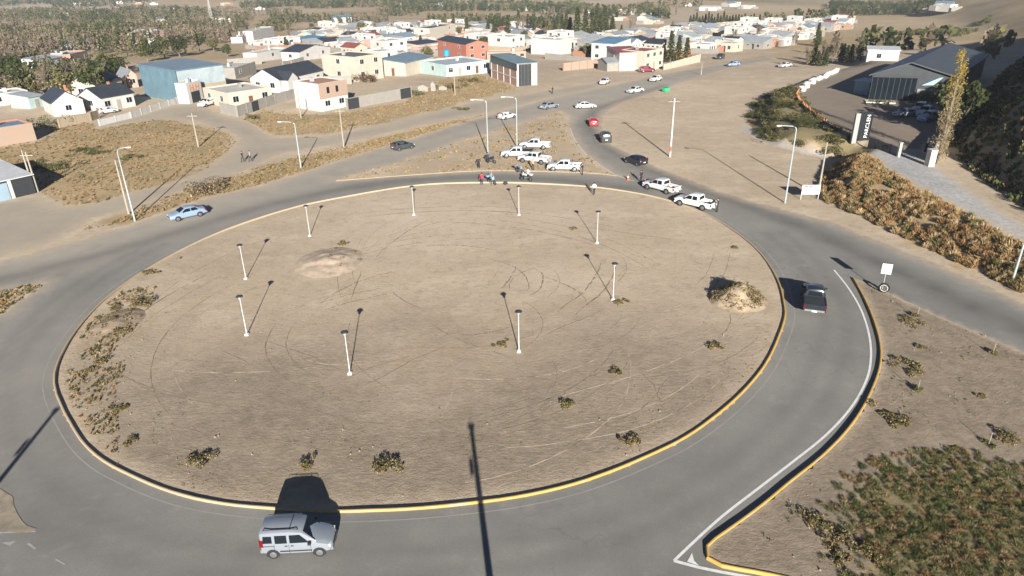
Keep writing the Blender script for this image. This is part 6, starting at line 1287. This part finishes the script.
# pylon sign
g, hp = height_from((859, 141), (864, 112)); e = empty('pylon_sign', g, .12, 'tall black pylon sign with white vertical lettering at the yard entrance', 'sign')
m = MB(); m.box(-.6, 1.4, -.25, .25, .1, hp); bp = m.build('black_panel', M('sign_black', (.015, .017, .02), .4, .05), e)
m = MB(); m.box(-1.35, -.62, -.2, .2, -.3, hp - .15); m.build('grey_panel', M('sign_grey', (.26, .27, .25), .7), e)
text_on(bp, 'PARCLEN', hp * .19, M('sign_letters', (.6, .61, .61), .5, .02), Matrix.Translation((.75, -.26, hp * .52)) @ Matrix.Rotation(math.pi / 2, 4, 'X') @ Matrix.Rotation(math.pi / 2, 4, 'Z'), 'lettering')
# sliding gate and gate posts
ga, gw, grz = frame_of((868, 148), (897, 156)); e = empty('yard_gate', ga, grz, 'grey sheet metal sliding gate at the yard entrance', 'gate')
m = MB(); m.box(0, gw, -.04, .04, .1, 1.7); gp_ = m.build('gate_panel', M('gate_grey', (.12, .125, .13), .5, .1, 1, .3), e)
for k in range(5): x = gw * k / 4; m = MB(); m.box(x - .05, x + .05, -.09, -.042, 0, 1.8); m.build('upright', DARKM, gp_)
m = MB(); m.box(gw * .55, gw * .68, -.1, -.045, .9, 1.4); m.build('notice_plate', GLASS, gp_)
for k, (px, py, lb, w_, h_) in enumerate(((929, 166, 'thick pale concrete gate pillar below the golden poplar', .9, 2.2), (898, 157, 'thin concrete post at the right end of the sliding gate', .35, 2.0), (925, 152, 'dark post at the far side of the yard entrance', .25, 2.0))):
    g = G(px, py); e = empty('gate_pillar', g, grz, lb, 'pillar'); m = MB(); m.box(-w_ / 2, w_ / 2, -w_ / 2, w_ / 2, -.3, h_); m.build('shaft', CONC if k < 2 else DARKM, e); m = MB(); m.box(-w_ / 2 - .05, w_ / 2 + .05, -w_ / 2 - .05, w_ / 2 + .05, h_, h_ + .1); m.build('cap', CONC if k < 2 else DARKM, e)
compound_wall([(931, 163), (940, 150), (950, 138)], 2.0, CONC, 'pale concrete wall running behind the golden poplar')
# yard edge: low wall, orange stakes, white sacks
YL = resamp(np.array([G(*p)[:2] for p in [(849, 137), (830, 128), (812, 115), (800, 104), (796, 97), (800, 91)]]), .5)
e = empty('yard_edge_wall', (0, 0, 0), 0, 'low dark retaining wall with orange stakes around the yard', 'wall')
m = MB(); 
for a_, b_ in zip(YL[:-1], YL[1:]):
    z = float(terrain(*((a_ + b_) / 2))); d = b_ - a_; nn = np.array([-d[1], d[0]]) / (np.hypot(*d) + 1e-9) * .12
    m.add([(*(a_ - nn), z - .6), (*(b_ - nn), z - .6), (*(b_ + nn), z - .6), (*(a_ + nn), z - .6), (*(a_ - nn), z + .5), (*(b_ - nn), z + .5), (*(b_ + nn), z + .5), (*(a_ + nn), z + .5)], [(4, 5, 6, 7), (0, 1, 5, 4), (2, 3, 7, 6)])
m.build('retaining_wall', M('tarred_wall', (.16, .15, .14), .9), e)
for p in resamp(YL, 1.25):
    z = float(terrain(*p)); m = MB(); m.tube([(p[0], p[1], z - .2), (p[0], p[1], z + 1.0)], .06, 6); m.build('stake', M('orange_stake', (.6, .22, .07), .7), e)
SL = resamp(np.array([G(*p)[:2] for p in [(802, 92), (808, 86), (818, 81), (828, 76.5), (837, 72)]]), 1.9); SL = SL + rng.normal(size=SL.shape) * .25
for k, p in enumerate(SL):
    z = float(terrain(*p)); e = empty('white_sack', (p[0], p[1], z + .02), rng.random() * 6, 'bulky white sack in the row along the yard edge', 'sack', 'white sacks along the yard edge')
    bm = bmesh.new(); bmesh.ops.create_icosphere(bm, subdivisions=2, radius=1)
    for v in bm.verts: c_ = v.co; v.co = Vector((.62 * math.copysign(abs(c_.x) ** .7, c_.x), .6 * math.copysign(abs(c_.y) ** .7, c_.y), .5 + .5 * math.copysign(abs(c_.z) ** .7, c_.z))) * (1 + random.uniform(-.06, .06))
    me = bpy.data.meshes.new('bag'); bm.to_mesh(me); bm.free(); me.materials.append(M('sack_white', (.5, .5, .48), .8)); o = bpy.data.objects.new('bag', me); C.objects.link(o); o.parent = e
# mast on the skyline
g = G(212, 22); e = empty('transmission_mast', g, 0, 'thin lattice mast in the valley at upper left', 'mast')
m = MB(); hm = 22
for x, y in ((-1, -1), (1, -1), (1, 1), (-1, 1)): m.tube([(x * 1.4, y * 1.4, -1), (x * .2, y * .2, hm)], .12, 4)
for k in range(10):
    z = hm * k / 10; w_ = 1.4 - 1.2 * k / 10; w2 = 1.4 - 1.2 * (k + 1) / 10; m.tube([(-w_, -w_, z), (w2, -w2, z + hm / 10)], .07, 4); m.tube([(w_, w_, z), (-w2, w2, z + hm / 10)], .07, 4)
m.build('lattice', WHITE_POLE, e)

HAZE = .0002
# --- thin blue haze of the valley air
hz_ = MB(); hz_.box(-2590, 2590, -60, 7000, -32, 95); o = hz_.build('haze', None)
o.data.materials.clear(); mt = bpy.data.materials.new('haze_air'); mt.use_nodes = True; nt = mt.node_tree; nt.nodes.remove(nt.nodes['Principled BSDF'])
pv = nd(nt, 'ShaderNodeVolumePrincipled', i_Density=HAZE); pv.inputs['Color'].default_value = (.88, .93, 1.0, 1); pv.inputs['Anisotropy'].default_value = .2
nt.links.new(pv.outputs[0], nt.nodes['Material Output'].inputs['Volume']); o.data.materials.append(mt); tag(o, 'thin pale haze over the valley', kind='stuff')

# --- things that look alike are told apart by their place, left to right
bpy.context.view_layer.update()
from collections import defaultdict
same = defaultdict(list)
for o in bpy.data.objects:
    if o.parent is None and 'label' in o and 'category' in o: same[o['label']].append(o)
for lb, L in same.items():
    if len(L) > 1:
        L.sort(key=lambda o: float(project([tuple(o.location)])[0][0]))
        for k, o in enumerate(L): o['label'] = lb + (', leftmost one' if k == 0 else ', rightmost one' if k == len(L) - 1 else ', %d%s from left' % (k + 1, 'th' if 10 < (k + 1) % 100 < 14 else {1: 'st', 2: 'nd', 3: 'rd'}.get((k + 1) % 10, 'th')))
